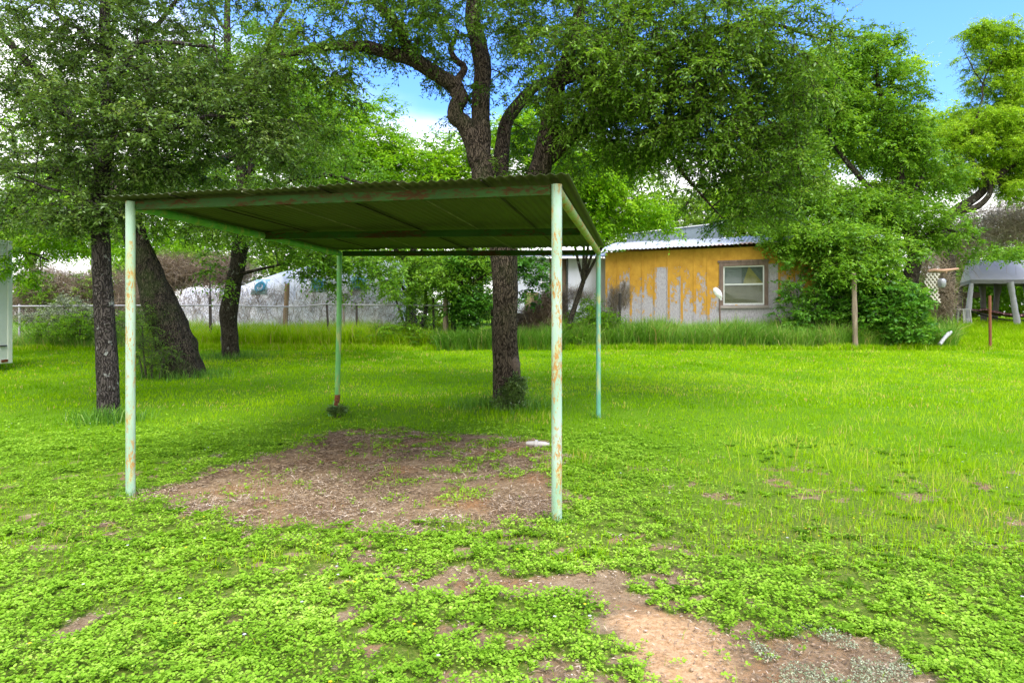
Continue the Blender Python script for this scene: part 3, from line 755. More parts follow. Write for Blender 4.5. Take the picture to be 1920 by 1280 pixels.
hack_clumps = [(430, 430, 80, 30, Y4 - .6, 1, .9), (540, 440, 70, 40, Y4 - .8, 1.2, 1.1), (580, 490, 55, 34, Y4 - .8, 1, 1.1), (660, 470, 60, 36, Y4 - .6, 1, .9), (700, 505, 60, 34, Y4 - .4, 1, .8), (640, 530, 45, 22, Y4 - .4, .8, .5), (370, 500, 50, 26, Y4 - .6, .8, .45),
               (480, 90, 90, 60, Y4, 1.6, .5), (420, 180, 80, 60, Y4, 1.5, .5), (560, 200, 90, 60, Y4, 1.5, .6), (600, 320, 110, 50, Y4, 1.5, .9), (350, 140, 60, 60, Y4, 1.4, .3), (400, 530, 22, 18, Y4 - .6, .4, .4)]
tree('hackberry_tree', 'medium dark trunk with a knobby bulge, standing before the white tarp', hack_limbs, hack_clumps, L['hack'], M['bark_mid'],
     leaf=.10, att=430, twigs=7, lpt=9, spray=.55, droop=.3, sides=16, rough=.14, wl=.5)

# --- background trees
def simple_limbs(px, top, Y, r=.16, spread=60, n=4, base_py=645, lean=0):
    g = gpt(px, base_py)
    zb = zg((px - 960) / F * Y, Y)
    pb = HOR + (CAMH - zb) / Y * F
    mid = pb + (top - pb) * .38
    L_ = [[(px, pb + 4, Y, r * 1.25), (px + lean * .3, (pb + mid) / 2, Y, r), (px + lean * .6, mid, Y, r * .85)]]
    for k in range(n):
        dx = (k - (n - 1) / 2) / max(1, n - 1) * 2 * spread + rng.uniform(-.2, .2) * spread
        L_.append([(px + lean * .6, mid + 5, Y, r * .6), (px + lean * .8 + dx * .4, mid + (top - mid) * .4, Y + rng.uniform(-.3, .3), r * .45), (px + lean + dx, top + abs(dx) * .35, Y + rng.uniform(-.8, .8), r * .15)])
    return L_

tree('lime_tree', 'bright lime green tree behind the carport, left of the big elm', simple_limbs(770, 300, 21.5, .17, 110, 5), [
    (690, 275, 90, 45, 21, 1.8, 1.1), (600, 215, 80, 70, 21, 1.8, 1.1), (700, 215, 55, 26, 21, 1.2, .7), (540, 130, 60, 60, 21, 1.6, .7), (520, 270, 80, 60, 21, 1.6, .9), (900, 280, 40, 50, 21, 1.2, .9), (770, 320, 90, 50, 21, 1.6, 1.2), (840, 290, 40, 40, 21, 1.2, .7), (650, 330, 90, 40, 21, 1.6, 1), (560, 380, 90, 40, 21, 1.5, .6), (850, 330, 50, 40, 21, 1, .9), (740, 370, 110, 40, 21, 1.4, 1)],
    L['lime'], M['bark_mid'], leaf=.14, att=760, twigs=8, lpt=9, spray=.7, droop=.3, wl=.4)
tree('lime_tree', 'bright lime green tree between the carport roof and the yellow building', simple_limbs(1052, 320, 19.8, .085, 80, 5, lean=70), [
    (1100, 340, 90, 55, 19.5, 1.5, 1.3), (1180, 395, 80, 30, 19.5, 1.2, 1.1), (1050, 300, 70, 50, 19.8, 1.4, 1), (1000, 240, 50, 60, 20, 1.2, .7), (1150, 310, 80, 40, 20, 1.4, .9), (960, 270, 40, 50, 20, 1, .6), (1120, 425, 50, 16, 19, .8, .7), (1230, 420, 40, 16, 19.3, .8, .5), (1090, 400, 50, 30, 19.5, 1, .9)],
    L['lime'], M['bark_mid'], leaf=.13, att=620, twigs=8, lpt=10, spray=.6, droop=.35, wl=.36)
tree('sapling_tree', 'leafy green sapling clump under the carport beam, left of the elm trunk', [
    [(775, 650, 20.6, .09), (778, 600, 20.6, .07), (765, 560, 20.6, .05), (745, 520, 20.6, .03)],
    [(780, 640, 20.6, .1), (797, 590, 20.6, .07), (800, 540, 20.6, .05), (830, 490, 20.6, .03)],
    [(768, 640, 20.6, .05), (752, 585, 20.6, .04), (735, 550, 20.6, .025), (705, 520, 20.6, .015)],
    ], [(780, 490, 70, 30, 20.3, 1, 1), (840, 520, 60, 40, 20, 1, 1.3), (760, 545, 50, 30, 20.3, .8, .9), (720, 500, 40, 30, 20.3, .8, .5), (890, 500, 40, 35, 20, .8, 1), (780, 600, 30, 26, 20.4, .6, .35)],
    L['hack'], M['bark_mid'], leaf=.105, att=230, twigs=7, lpt=9, spray=.42, droop=.4, wl=.42)
tree('cedar_elm_tree', 'dark trunk wrapped in ivy beside the weathered gate post', [
    [(868, 655, 19.8, .16), (868, 620, 19.8, .13), (872, 580, 19.8, .12), (870, 530, 19.8, .11), (880, 470, 19.8, .09), (900, 420, 19.8, .05)],
    [(872, 560, 19.8, .06), (900, 520, 19.6, .04), (980, 500, 19.2, .02)],
    ], [(868, 560, 22, 35, 19.7, .35, 1.6), (880, 590, 30, 30, 19.6, .35, 1.2), (900, 560, 24, 24, 19.6, .35, .8), (985, 500, 50, 22, 19.2, .7, 1.0), (1010, 520, 30, 14, 19.1, .4, .5), (985, 555, 24, 18, 19.2, .4, .4), (880, 490, 50, 24, 19.7, .7, .8)],
    L['shrub'], M['bark_dark'], leaf=.10, att=190, twigs=6, lpt=9, spray=.34, droop=.35, wl=.55, varc=.3)
G_ = 23.0
tree('bushy_elm_tree', 'tall bushy tree overhanging the right end of the yellow building', [
    [(1700, 640, G_, .34), (1702, 580, G_, .28), (1708, 520, G_, .26), (1716, 470, G_, .25), (1700, 420, G_, .2), (1690, 360, G_, .17), (1680, 280, G_, .13), (1650, 180, G_, .09), (1640, 90, G_, .04)],
    [(1708, 470, G_, .12), (1650, 430, G_ - .4, .1), (1580, 400, G_ - .8, .08), (1490, 400, G_ - 1.2, .05), (1440, 430, G_ - 1.3, .02)],
    [(1700, 420, G_, .1), (1610, 330, G_ - .2, .09), (1560, 260, G_ - .3, .07), (1530, 160, G_ - .3, .04), (1520, 100, G_, .02)],
    [(1690, 390, G_, .08), (1730, 330, G_, .06), (1745, 270, G_, .04), (1740, 220, G_, .02)],
    [(1716, 460, G_, .09), (1760, 430, G_ - .4, .06), (1810, 440, G_ - .6, .04), (1850, 455, G_ - .7, .02)],
    ], [(1520, 160, 50, 70, G_, 1.6, .9), (1590, 110, 55, 45, G_, 1.4, .9), (1645, 130, 40, 60, G_, 1.4, .9), (1650, 220, 70, 40, G_, 1.5, 1.1), (1560, 250, 70, 50, G_, 1.5, 1.1), (1470, 300, 60, 70, G_ - .6, 1.5, .9), (1650, 290, 60, 26, G_, 1.3, .9),
        (1540, 390, 90, 35, G_ - 1, 1.3, 1.2), (1480, 440, 60, 30, G_ - 1.6, 1, .9), (1640, 400, 70, 35, G_ - .6, 1.3, 1.1), (1590, 450, 70, 30, G_ - 1.8, 1, 1.1), (1730, 400, 60, 30, G_ - .4, 1.3, 1), (1660, 470, 60, 26, G_ - 1.6, 1, .8), (1780, 440, 60, 24, G_ - .6, 1.1, .8), (1870, 470, 60, 16, G_ - .8, 1, .6),
        (1450, 380, 45, 40, G_ - 1.2, 1.1, .7), (1690, 340, 50, 24, G_, 1, .5), (1510, 460, 60, 25, G_ - 2.0, .8, .7), (1635, 460, 34, 30, G_ - 2.6, .5, .9), (1690, 180, 34, 50, G_, 1.2, .9), (1700, 270, 50, 50, G_, 1.3, 1.0), (1640, 80, 40, 30, G_, 1.0, .7), (1750, 330, 50, 40, G_ + .5, 1.2, .9), (1560, 180, 60, 50, G_, 1.3, .9), (1590, 500, 45, 40, G_ - 3.0, .7, 1.3), (1640, 510, 40, 40, G_ - 2.8, .8, 1.1), (1560, 440, 50, 30, G_ - 2.6, .8, 1.1), (1600, 380, 60, 40, G_ - .6, 1.2, .8)],
    L['hack'], M['bark_mid'], leaf=.115, att=1850, twigs=7, lpt=10, spray=.55, droop=.35, wl=.48, sides=14)
tree('lime_tree', 'pale lime green tree showing through behind the bushy tree on the right', simple_limbs(1500, 120, 30, .2, 120, 5), [
    (1510, 200, 60, 80, 30, 2, 1), (1590, 180, 60, 60, 30, 2, .8), (1700, 120, 30, 24, 30, 1, .35), (1470, 340, 80, 60, 30, 2, 1), (1590, 270, 80, 50, 30, 2, .7), (1720, 240, 60, 34, 30, 1.6, .8), (1765, 235, 44, 30, 30, 1.4, .8), (1690, 310, 60, 34, 30, 1.6, .6), (1750, 330, 50, 40, 30, 1.5, .8), (1640, 380, 60, 40, 30, 1.5, .6), (1545, 130, 40, 40, 29, 1.2, .7), (1390, 370, 60, 50, 30, 1.6, .6)],
    L['mesq'], M['bark_mid'], leaf=.18, att=760, twigs=7, lpt=9, spray=.9, droop=.35, wl=.4)
H_ = 25.5
tree('mesquite_tree', 'yellow green feathery mesquite with crooked bare limbs at the right edge', [
    [(1772, 622, H_, .3), (1772, 580, H_, .26), (1778, 500, H_, .26), (1770, 440, H_, .24), (1785, 400, H_, .2), (1830, 370, H_, .17), (1865, 335, H_, .14), (1920, 295, H_, .1), (1990, 260, H_, .06)],
    [(1785, 400, H_, .12), (1835, 385, H_ - .3, .12), (1858, 355, H_ - .4, .08), (1838, 320, H_ - .4, .05), (1815, 280, H_ - .4, .04), (1840, 190, H_ - .3, .03), (1845, 150, H_, .03), (1870, 90, H_, .015)],
    [(1845, 160, H_, .025), (1820, 120, H_, .02), (1805, 90, H_, .01)],
    [(1865, 335, H_, .06), (1900, 370, H_, .04), (1940, 380, H_, .03)],
    ], [(1865, 60, 60, 26, H_, 1, .7), (1850, 95, 26, 20, H_, .8, .5), (1808, 60, 16, 14, H_, .5, .35), (1900, 100, 30, 26, H_, .8, .6), (1800, 115, 20, 10, H_, .5, .25), (1780, 155, 20, 14, H_, .5, .25), (1885, 160, 40, 30, H_, 1, .7), (1850, 230, 60, 30, H_, 1.3, .9),
        (1900, 220, 50, 40, H_, 1.3, 1), (1810, 270, 50, 26, H_, 1.2, .8), (1870, 280, 50, 30, H_, 1.3, 1), (1920, 270, 50, 50, H_, 1.3, 1), (1810, 320, 50, 22, H_, 1, .7), (1900, 350, 30, 26, H_ - .4, 1, .8), (1760, 250, 40, 20, H_, 1, .5), (1770, 300, 40, 20, H_, 1, .5), (2010, 240, 80, 90, H_, 2, .5), (1820, 230, 40, 40, H_ + .8, .8, .9), (1880, 320, 50, 40, H_ + .8, .8, 1), (1820, 340, 40, 22, H_ + .6, .8, .8), (1910, 180, 40, 40, H_ + .6, .8, .8), (1890, 110, 45, 40, H_ + .4, .8, .9), (1835, 150, 34, 34, H_ + .4, .7, .7), (1790, 250, 30, 40, H_ + .4, .7, .8), (1845, 60, 34, 24, H_, .6, .6)],
    L['mesq'], M['bark_mid'], leaf=.095, att=1550, twigs=9, lpt=13, spray=.50, droop=.55, wl=.32, sides=12)
J_ = 17.0
tree('pecan_sapling', 'fresh green drooping foliage over the brush at the left edge', [
    [(-60, 690, J_, .12), (-50, 560, J_, .1), (-20, 460, J_, .08), (40, 400, J_, .05), (110, 380, J_, .03)],
    [(-20, 460, J_, .05), (40, 470, J_ - .3, .03), (90, 490, J_ - .4, .02)],
    [(40, 400, J_, .04), (150, 430, J_, .025), (230, 430, J_ , .015)],
    ], [(60, 440, 60, 40, J_, .9, 1), (50, 510, 36, 32, J_ - .2, .6, .8), (130, 440, 60, 36, J_, .9, 1), (30, 390, 50, 40, J_, .9, .8), (210, 430, 40, 30, J_, .8, .7), (-30, 470, 40, 60, J_ - .6, .8, .6), (5, 490, 14, 22, J_ - 3.0, .3, .8), (150, 480, 30, 24, J_, .5, .4), (120, 370, 70, 30, J_, 1, .6)],
    L['lime'], M['bark_mid'], leaf=.11, att=210, twigs=6, lpt=10, spray=.42, droop=.5, wl=.34)
# far tree line
belt = [
    ('pale green thicket tree far beyond the left fence', 60, 330, 44, 110, 'belt'),
    ('mid green far tree behind the brown brush', 300, 370, 40, 110, 'lime'),
    ('green far tree seen above the white tarp', 520, 380, 42, 110, 'belt'),
    ('green far tree behind the carport roof', 720, 400, 38, 100, 'lime'),
    ('shady far tree behind the big elm trunk', 900, 380, 40, 100, 'belt'),
    ('far tree above the ridge of the yellow building', 1230, 330, 36, 100, 'belt'),
    ('pale far tree behind the raised roof of the yellow building', 1390, 300, 38, 100, 'belt'),
    ('far tree behind the bushy tree', 1600, 330, 42, 110, 'lime'),
    ('far tree above the grey canopy', 1800, 420, 44, 110, 'belt'),
    ('far tree beyond the right edge of the yard', 1980, 380, 40, 110, 'lime'),
]
for lab, px, top, Yb, w_, lm in belt:
    tree('broadleaf_tree', lab, simple_limbs(px, top, Yb, .22, w_ * .8, 4, base_py=630),
         [(px + rng.uniform(-15, 15), top + 40, w_, 40, Yb, 2.5, .7), (px - w_ * .5, top + 100, w_ * .7, 45, Yb, 2.5, 1), (px + w_ * .5, top + 95, w_ * .7, 45, Yb, 2.5, 1), (px, top + 130, w_ * .9, 40, Yb - 1, 2.5, .9)],
         L[lm], M['bark_mid'], leaf=.24, att=190, twigs=6, lpt=7, spray=1.15, droop=.3, wl=.5, group='trees far beyond the fence', sides=7)
tree('lime_tree', 'bright lime green tree glowing behind the dark left hand crowns', simple_limbs(180, 200, 27, .2, 150, 5), [
    (120, 230, 110, 70, 27, 2, 1), (260, 200, 110, 80, 27, 2, 1), (400, 170, 90, 80, 27, 2, .9), (330, 330, 130, 60, 27, 2, 1.2), (120, 370, 110, 60, 27, 2, 1.2), (450, 300, 90, 70, 27, 2, .9), (230, 440, 150, 36, 27, 1.8, 1)],
    L['lime'], M['bark_mid'], leaf=.17, att=420, twigs=7, lpt=8, spray=.85, droop=.3, wl=.42)
# extra trees just outside the frame so that a side step still finds a yard
for lab, px, Yb in (('broad green tree outside the yard, far left', -420, 20), ('broad green tree outside the yard, far right', 2350, 22)):
    tree('broadleaf_tree', lab, simple_limbs(px, 120, Yb, .25, 160, 5), [(px, 200, 200, 90, Yb, 3, 1), (px - 80, 330, 160, 70, Yb, 3, 1), (px + 80, 320, 160, 70, Yb, 3, 1)],
         L['hack'], M['bark_mid'], leaf=.16, att=260, twigs=6, lpt=8, spray=.9, group='trees outside the frame', sides=8)

# ------------------------------------------------------------------ shrubs, brush, weeds
def shrub(name, label, clumps, leafmat, leaf=.08, n=120, stems=14, twigs=5, lpt=9, spray=.3, group=None, barkm=None, wl=.5, droop=.2, varc=.5, cat='shrub'):
    c0 = clumps[0]
    x0 = (c0[0] - 960) / F * c0[4]; y0 = c0[4]
    lim = [[(c0[0], HOR + (CAMH - float(zg(x0, y0))) / y0 * F, y0, .03), (c0[0], c0[1], y0, .015)]]
    for k in range(1, min(stems, len(clumps))):
        c = clumps[k]; lim.append([(c0[0] + (c[0] - c0[0]) * .6, HOR + (CAMH - float(zg((c[0] - 960) / F * c[4], c[4]))) / c[4] * F, c[4], .025), (c[0], c[1], c[4], .012)])
    return tree(name, label, lim, clumps, leafmat, barkm or M['twig'], leaf=leaf, att=n, twigs=twigs, lpt=lpt, spray=spray, droop=droop, group=group, cat=cat, wl=wl, sides=5, rough=0, twig_r=.003, varc=varc)

shrub('leafy_shrub', 'deep green leafy shrub right of the wooden post by the yellow building', [(1680, 570, 60, 45, 19.8, .8, 1.2), (1700, 565, 34, 30, 19.9, .6, 1), (1630, 590, 40, 40, 19.9, .6, 1), (1700, 620, 60, 22, 19.6, .6, .9), (1735, 618, 22, 20, 19.9, .4, .6), (1650, 540, 40, 30, 20, .6, .8)],
      L['shrub'], leaf=.12, n=300, spray=.34, wl=.55, varc=.55)
shrub('leafy_shrub', 'green shrub against the yellow wall right of its window', [(1545, 580, 45, 50, 20.4, .6, 1), (1500, 600, 36, 30, 20.5, .5, .9), (1585, 560, 34, 60, 20.4, .5, .9), (1480, 540, 26, 60, 20.8, .4, .5), (1530, 520, 40, 40, 20.6, .5, .7), (1455, 590, 30, 12, 20.5, .4, .4)],
      L['shrub'], leaf=.105, n=240, spray=.32, wl=.45, varc=.65)
shrub('wispy_shrub', 'wispy shrub of thin upright shoots at the foot of the leaning trunk', [(285, 655, 38, 42, 13.3, .35, 1), (268, 610, 22, 50, 13.3, .3, 1), (310, 670, 28, 28, 13.2, .25, .8), (262, 665, 18, 30, 13.4, .3, .6)],
      L['hack'], leaf=.04, n=120, spray=.38, wl=.3, twigs=7, varc=.3, barkm=M['twig'])
shrub('small_shrub', 'small dark green shrub sprouting at the foot of the elm trunk', [(958, 745, 26, 22, 9.95, .22, 1), (968, 725, 18, 20, 9.95, .18, 1), (945, 755, 20, 12, 9.9, .18, .8)],
      L['oak'], leaf=.036, n=120, spray=.14, wl=.5, twigs=6, varc=.55)
shrub('small_shrub', 'tuft of weeds at the kinked rear left carport post', [(628, 775, 12, 8, 9.3, .1, 1), (640, 778, 10, 6, 9.3, .1, .8)],
      L['oak'], leaf=.04, n=26, spray=.1, wl=.5, twigs=5)
shrub('weedy_bush', 'yellow green weedy bush against the left fence', [(150, 610, 60, 26, 19.6, .4, 1), (90, 620, 50, 20, 19.6, .4, 1), (230, 610, 50, 26, 19.6, .4, .9), (60, 600, 30, 20, 19.8, .4, .5)],
      L['lime'], leaf=.06, n=200, spray=.26, wl=.4, varc=.35)
shrub('weedy_bush', 'pale leaved bush growing over the fence rail on the left', [(120, 570, 30, 16, 19.9, .3, 1), (165, 590, 40, 20, 19.9, .3, 1), (80, 590, 40, 16, 19.9, .3, .7)],
      L['sage'], leaf=.07, n=80, spray=.26, wl=.4)
shrub('weedy_bush', 'green vines threading the brown brush at the far left', [(80, 545, 50, 30, 21.4, .5, 1), (170, 530, 40, 26, 21.6, .5, .8), (250, 600, 40, 26, 21.3, .5, .9), (130, 590, 60, 24, 20.9, .4, 1)],
      L['belt'], leaf=.07, n=150, spray=.32, wl=.45, varc=.6)
shrub('weedy_bush', 'bright weeds sprouting over the brush left of the white tarp', [(340, 480, 40, 24, 26, .6, 1), (400, 500, 30, 18, 26, .6, .7), (290, 500, 40, 30, 26, .6, .9)],
      L['lime'], leaf=.11, n=110, spray=.45, wl=.45, varc=.5)
shrub('weedy_bush', 'yellow green bush spilling over beside the rear right carport post', [(1110, 585, 40, 26, 20.2, .5, 1), (1080, 615, 40, 22, 20, .5, .9), (1140, 610, 26, 30, 20.1, .5, .9), (1060, 640, 50, 14, 19.6, .4, .6)],
      L['lime'], leaf=.07, n=190, spray=.28, wl=.4, varc=.3)
shrub('weedy_bush', 'low green weeds bushing around the saplings under the rail', [(740, 620, 60, 16, 20.0, .5, 1), (800, 630, 50, 16, 19.8, .5, 1), (690, 630, 40, 14, 19.8, .4, .7)],
      L['lime'], leaf=.06, n=160, spray=.25, wl=.35, varc=.3)

for lab, px, py, Yb, w_ in (('dim hedge bush filling the gap left of the ivy trunk', 800, 575, 31, 70), ('dim hedge bush seen between ivy trunk and elm', 905, 575, 31, 60), ('dim hedge bush right of the elm trunk', 1010, 580, 31, 60),
                            ('dim hedge bush behind the saplings', 700, 575, 32, 60), ('low far bush behind the brown brush at the far left', 60, 560, 34, 90), ('low far bush left of the leaning trunk', 240, 560, 34, 90)):
    shrub('hedge_bush', lab, [(px, py, w_, 22, Yb, 1, 1), (px - 20, py - 20, w_ * .7, 20, Yb, 1, .7), (px + 25, py + 8, w_ * .7, 16, Yb, 1, .7)], L['belt'], leaf=.15, n=110, spray=.6, wl=.5, group='far hedge bushes', varc=.3)
for lab, px in (('sunny far bush seen through the grey canopy', 1850), ('sunny far bush beyond the right edge of the canopy', 1960), ('sunny far bush left of the grey canopy', 1750)):
    shrub('hedge_bush', lab, [(px, 552, 70, 24, 44, 1, 1), (px + 20, 578, 80, 14, 43, 1, .9), (px - 30, 535, 50, 16, 44, 1, .7)], L['lime'], leaf=.24, n=170, spray=.8, wl=.5, group='far hedge bushes', varc=.6)

def brush(name, label, boxes, n, mat=None, ln=.55, r=.006, kind=None, group=None, up=.6, cat='dead bush', varm=.5):
    """tangle of leafless twigs: (px,py,rx,ry,Y,dY) volumes filled with forked stems"""
    c0 = boxes[0]; x0 = (c0[0] - 960) / F * c0[4]
    root = np.array([x0, c0[4], float(zg(x0, c0[4]))])
    parts = []
    w = np.array([b[2] * b[3] for b in boxes], float); w /= w.sum()
    C = np.array(boxes)[rng.choice(len(boxes), n, p=w)]
    d = unit_rand(n) * rng.random(n)[:, None] ** (1 / 3)
    A = np.stack([(C[:, 0] + d[:, 0] * C[:, 2] - 960) / F * C[:, 4], C[:, 4] + d[:, 1] * C[:, 5], CAMH - (C[:, 1] + d[:, 2] * C[:, 3] - HOR) / F * C[:, 4]], 1)
    A[:, 2] = np.maximum(A[:, 2], zg(A[:, 0], A[:, 1]) + .02)
    D = nrm(unit_rand(n) + [0, 0, up])
    var = np.clip(rng.normal(varm, .25, n), 0, 1)
    for k in range(4):
        B = A + D * (ln * rng.uniform(.12, .4, n))[:, None]
        parts.append(twig_arrays(A - root, B - root, r * (1 - k * .2), r * (1 - (k + 1) * .2), var))
        A = B; D = nrm(D + rng.normal(0, .45, (n, 3)) + [0, 0, -.12 * k])
    V, Q, a = merge(parts)
    o = np_mesh(name, V, Q, mat or M['twig_brown'], var=a)
    o.location = root
    return tag(o, label, cat, group, kind)
brush('dead_bush', 'brown dead bush beyond the fence, left of the slim trunk', [(90, 540, 60, 34, 22, .8), (150, 545, 50, 30, 22, .8), (60, 580, 50, 30, 22, .8)], 5000)
brush('dead_bush', 'reddish brown dead bush between the slim and leaning trunks', [(210, 545, 60, 36, 22.6, .9), (250, 580, 60, 40, 22.2, .9), (190, 590, 60, 30, 22, .8)], 6000, varm=.4)
brush('dead_bush', 'tan dead bush rising behind the left end of the white tarp', [(360, 515, 60, 24, 25.6, .9), (420, 515, 50, 26, 25.6, .9), (300, 520, 50, 34, 25.2, .9)], 7000, r=.009, ln=.7, varm=.45)
brush('dead_bush', 'grey tangle of bare branches above the canopy at the right edge', [(1850, 430, 80, 34, 29, 1.5), (1920, 420, 70, 50, 29, 1.5), (1790, 460, 40, 40, 28, 1)], 3400, r=.010, ln=1.1, up=.2, varm=.75)
brush('dead_bush', 'bare brown thicket around the trunk behind the white lattice', [(1745, 500, 30, 40, 25, .6), (1770, 560, 24, 50, 25, .5)], 1500, r=.007, ln=.5, varm=.6)
brush('dead_bush', 'dark brown brush heap right behind the elm trunk', [(1020, 600, 45, 34, 20.6, .7), (990, 620, 40, 26, 20.4, .7), (1035, 570, 26, 20, 20.8, .5)], 5200, r=.008, ln=.4, varm=.22)
brush('dead_bush', 'tall brown weed clump beside the left corner of the yellow building', [(1150, 580, 14, 34, 21.6, .3), (1168, 560, 14, 26, 21.6, .3), (1075, 560, 40, 14, 22.6, .4)], 1500, r=.005, ln=.4, up=1.5, varm=.55)

def weeds(name, label, px0, px1, Ya, Yb, n, h0, h1, var0=.25, var1=.8, mat=None, w=.012, brown=.05):
    px = rng.uniform(px0, px1, n); y = rng.uniform(Ya, Yb, n); x = (px - 960) / F * y
    H = rng.uniform(h0, h1, n) * (.35 + .75 * fbm(x, y, 1.0, 501, 3) + .5 * fbm(x, y, .25, 505, 2))
    c = var0 + (var1 - var0) * (.6 * fbm(x, y, .8, 511, 3) + .4 * fbm(x, y, .2, 515, 2)) + rng.normal(0, .13, n)
    c = np.where(rng.random(n) < brown, rng.uniform(.9, 1, n), np.clip(c, 0, .86))
    v, q, a = blade_arrays(np.stack([x, y, zg(x, y) - .02], 1), H, w * rng.uniform(.7, 1.5, n), rng.normal(0, .38, (n, 2)), c)
    o = np_mesh(name, v, q, mat or L['tall'], var=a)
    return tag(o, label, 'tall grass', kind='stuff')
weeds('tall_grass', 'tall green weeds along the foot of the yellow building', 1040, 1790, 19.5, 21.6, 52000, .45, 1.0, .05, 1.1, w=.018, brown=.07)
weeds('tall_grass', 'yellow green weeds in front of the white tarp', 270, 860, 19.6, 23.0, 42000, .36, .85, .3, .95, L['grass'], w=.018, brown=.10)
weeds('tall_grass', 'mixed weeds under the fence rail at the left', -80, 300, 19.3, 21.5, 22000, .25, .6, .2, .9, L['tall'], brown=.12)
weeds('tall_grass', 'fresh green weeds at the foot of the big elm and sapling row', 820, 1060, 19.0, 21.0, 22000, .35, .75, .1, .6)
weeds('meadow_grass', 'green meadow grass beyond the right hand fence line', 1740, 2080, 19.5, 34.0, 46000, .15, .38, .3, .85, L['grass'], w=.018, brown=.03)
weeds('lawn_edge_grass', 'ragged brownish fringe where the lawn meets the weeds', -60, 1980, 19.0, 20.0, 40000, .12, .28, .2, .9, L['grass'], brown=.10)
x_ = rng.normal(0, 1, (1400, 2)) * [.28, .22]
for bx, by, s_, nn in ((gpt(432, 672)[0], gpt(432, 672)[1], 2.0, 1300), (gpt(335, 706)[0], gpt(335, 706)[1], 1.9, 1200), (gpt(203, 790)[0], gpt(203, 790)[1], .9, 600), (gpt(950, 765)[0], gpt(950, 765)[1], 1.4, 900), (-3.2, 5.33, .28, 110), (.33, 4.70, .26, 110), (1.25, 9.25, .35, 160)):
    q_ = rng.normal(0, 1, (nn, 2)) * [.28 * s_, .2 * s_] + [bx, by]
    v, q, a = blade_arrays(np.column_stack([q_, zg(q_[:, 0], q_[:, 1]) - .01]), rng.uniform(.10, .30, nn) * (1 if s_ > .5 else .45), .009 if s_ > .5 else .004, rng.normal(0, .4, (nn, 2)), np.clip(rng.normal(.35, .2, nn), 0, .9))
    o = np_mesh('grass_tuft', v, q, L['tall'], var=a); tag(o, 'long grass left uncut round the foot of a tree trunk' if s_ > .5 else 'short tuft of grass round the foot of a carport post', 'grass', kind='stuff')

# ------------------------------------------------------------------ box and mesh helpers for built things
class MB:
    def __init__(s): s.v = []; s.f = []
    def quadbox(s, corners):
        """8 corners, bottom ring then top ring"""
        o = len(s.v); s.v += [tuple(map(float, c)) for c in corners]
        s.f += [[o, o + 3, o + 2, o + 1], [o + 4, o + 5, o + 6, o + 7]] + [[o + i, o + (i + 1) % 4, o + 4 + (i + 1) % 4, o + 4 + i] for i in range(4)]
        return s
    def box(s, x0, x1, y0, y1, z0, z1):
        return s.quadbox([(x0, y0, z0), (x1, y0, z0), (x1, y1, z0), (x0, y1, z0), (x0, y0, z1), (x1, y0, z1), (x1, y1, z1), (x0, y1, z1)])
    def bar(s, a, b, w, h=None):
        a = np.array(a, float); b = np.array(b, float); h = h or w; t = nrm(b - a)
        u = np.cross(t, [0, 0, 1]) if abs(t[2]) < .9 else np.array([1., 0, 0]); u = nrm(u); k = np.cross(u, t)
        c = [a - u * w / 2 - k * h / 2, a + u * w / 2 - k * h / 2, a + u * w / 2 + k * h / 2, a - u * w / 2 + k * h / 2]
        d = [q + (b - a) for q in c]
        return s.quadbox([c[0], c[1], c[2], c[3], d[0], d[1], d[2], d[3]])
    def tube(s, P, r, sides=12, rough=0, n=1):
        v, q, _ = tube(np.array(P, float), r, sides, rough)
        o = len(s.v); s.v += [tuple(a) for a in v]; s.f += [[int(i) + o for i in f] for f in q]; return s
    def build(s, name, mat, parent=None, smooth=False, bevel=0):
        me = bpy.data.meshes.new(name); me.from_pydata(s.v, [], s.f); me.update()
        o = link(name, me, mat, parent, smooth)
        if bevel:
            b = o.modifiers.new('b', 'BEVEL'); b.width = bevel; b.segments = 2; b.limit_method = 'ANGLE'
        if smooth:
            me.set_sharp_from_angle(angle=R(50))
        return o

# ------------------------------------------------------------------ carport
def paint_mat(name, base, pale, rust_amt=.5, seed=0.0, vert=True, film=(.48, .46, .14), rust=((.14, .045, .008), (.38, .17, .025), (.50, .31, .08)), spec=.5):
    m, n, l, b = new_mat(name)
    t = n.new('ShaderNodeTexCoord'); mp_ = n.new('ShaderNodeMapping'); mp_.inputs['Location'].default_value = (seed, seed * 2, seed * .7)
    mp_.inputs['Scale'].default_value = (1, 1, .28) if vert else (.28, 1, 1)
    l.new(t.outputs['Object'], mp_.inputs[0])
    def nz(s, d=6, r=.65):
        x = n.new('ShaderNodeTexNoise'); x.inputs['Scale'].default_value = s; x.inputs['Detail'].default_value = d; x.inputs['Roughness'].default_value = r
        l.new(mp_.outputs[0], x.inputs['Vector']); return x.outputs[0]
    a = nz(6); f = nz(60, 6, .85); g = nz(7, 4)
    c = mixc(n, l, mrange(n, l, a, .35, .62), base, pale)
    c = mixc(n, l, mrange(n, l, nz(14), .52, .68, 0, .75), c, film)       # yellowed chalky film
    edge = math_(n, l, 'ADD', math_(n, l, 'MULTIPLY', f, .75), math_(n, l, 'MULTIPLY', g, .55))
    th = .80 - rust_amt * .16
    rustf = mrange(n, l, edge, th, th + .035)
    rc = ramp(n, [(.3, rust[0]), (.5, rust[1]), (.7, rust[2])]); l.new(f, rc.inputs[0])
    c = mixc(n, l, rustf, c, rc.outputs[0])
    l.new(c, b.inputs['Base Color'])
    l.new(mrange(n, l, rustf, 0, 1, .5, .9), b.inputs['Roughness']); b.inputs['Specular IOR Level'].default_value = spec
    bump(n, l, math_(n, l, 'MULTIPLY_ADD', rustf, -.5, f), b, .35, .004)
    return m
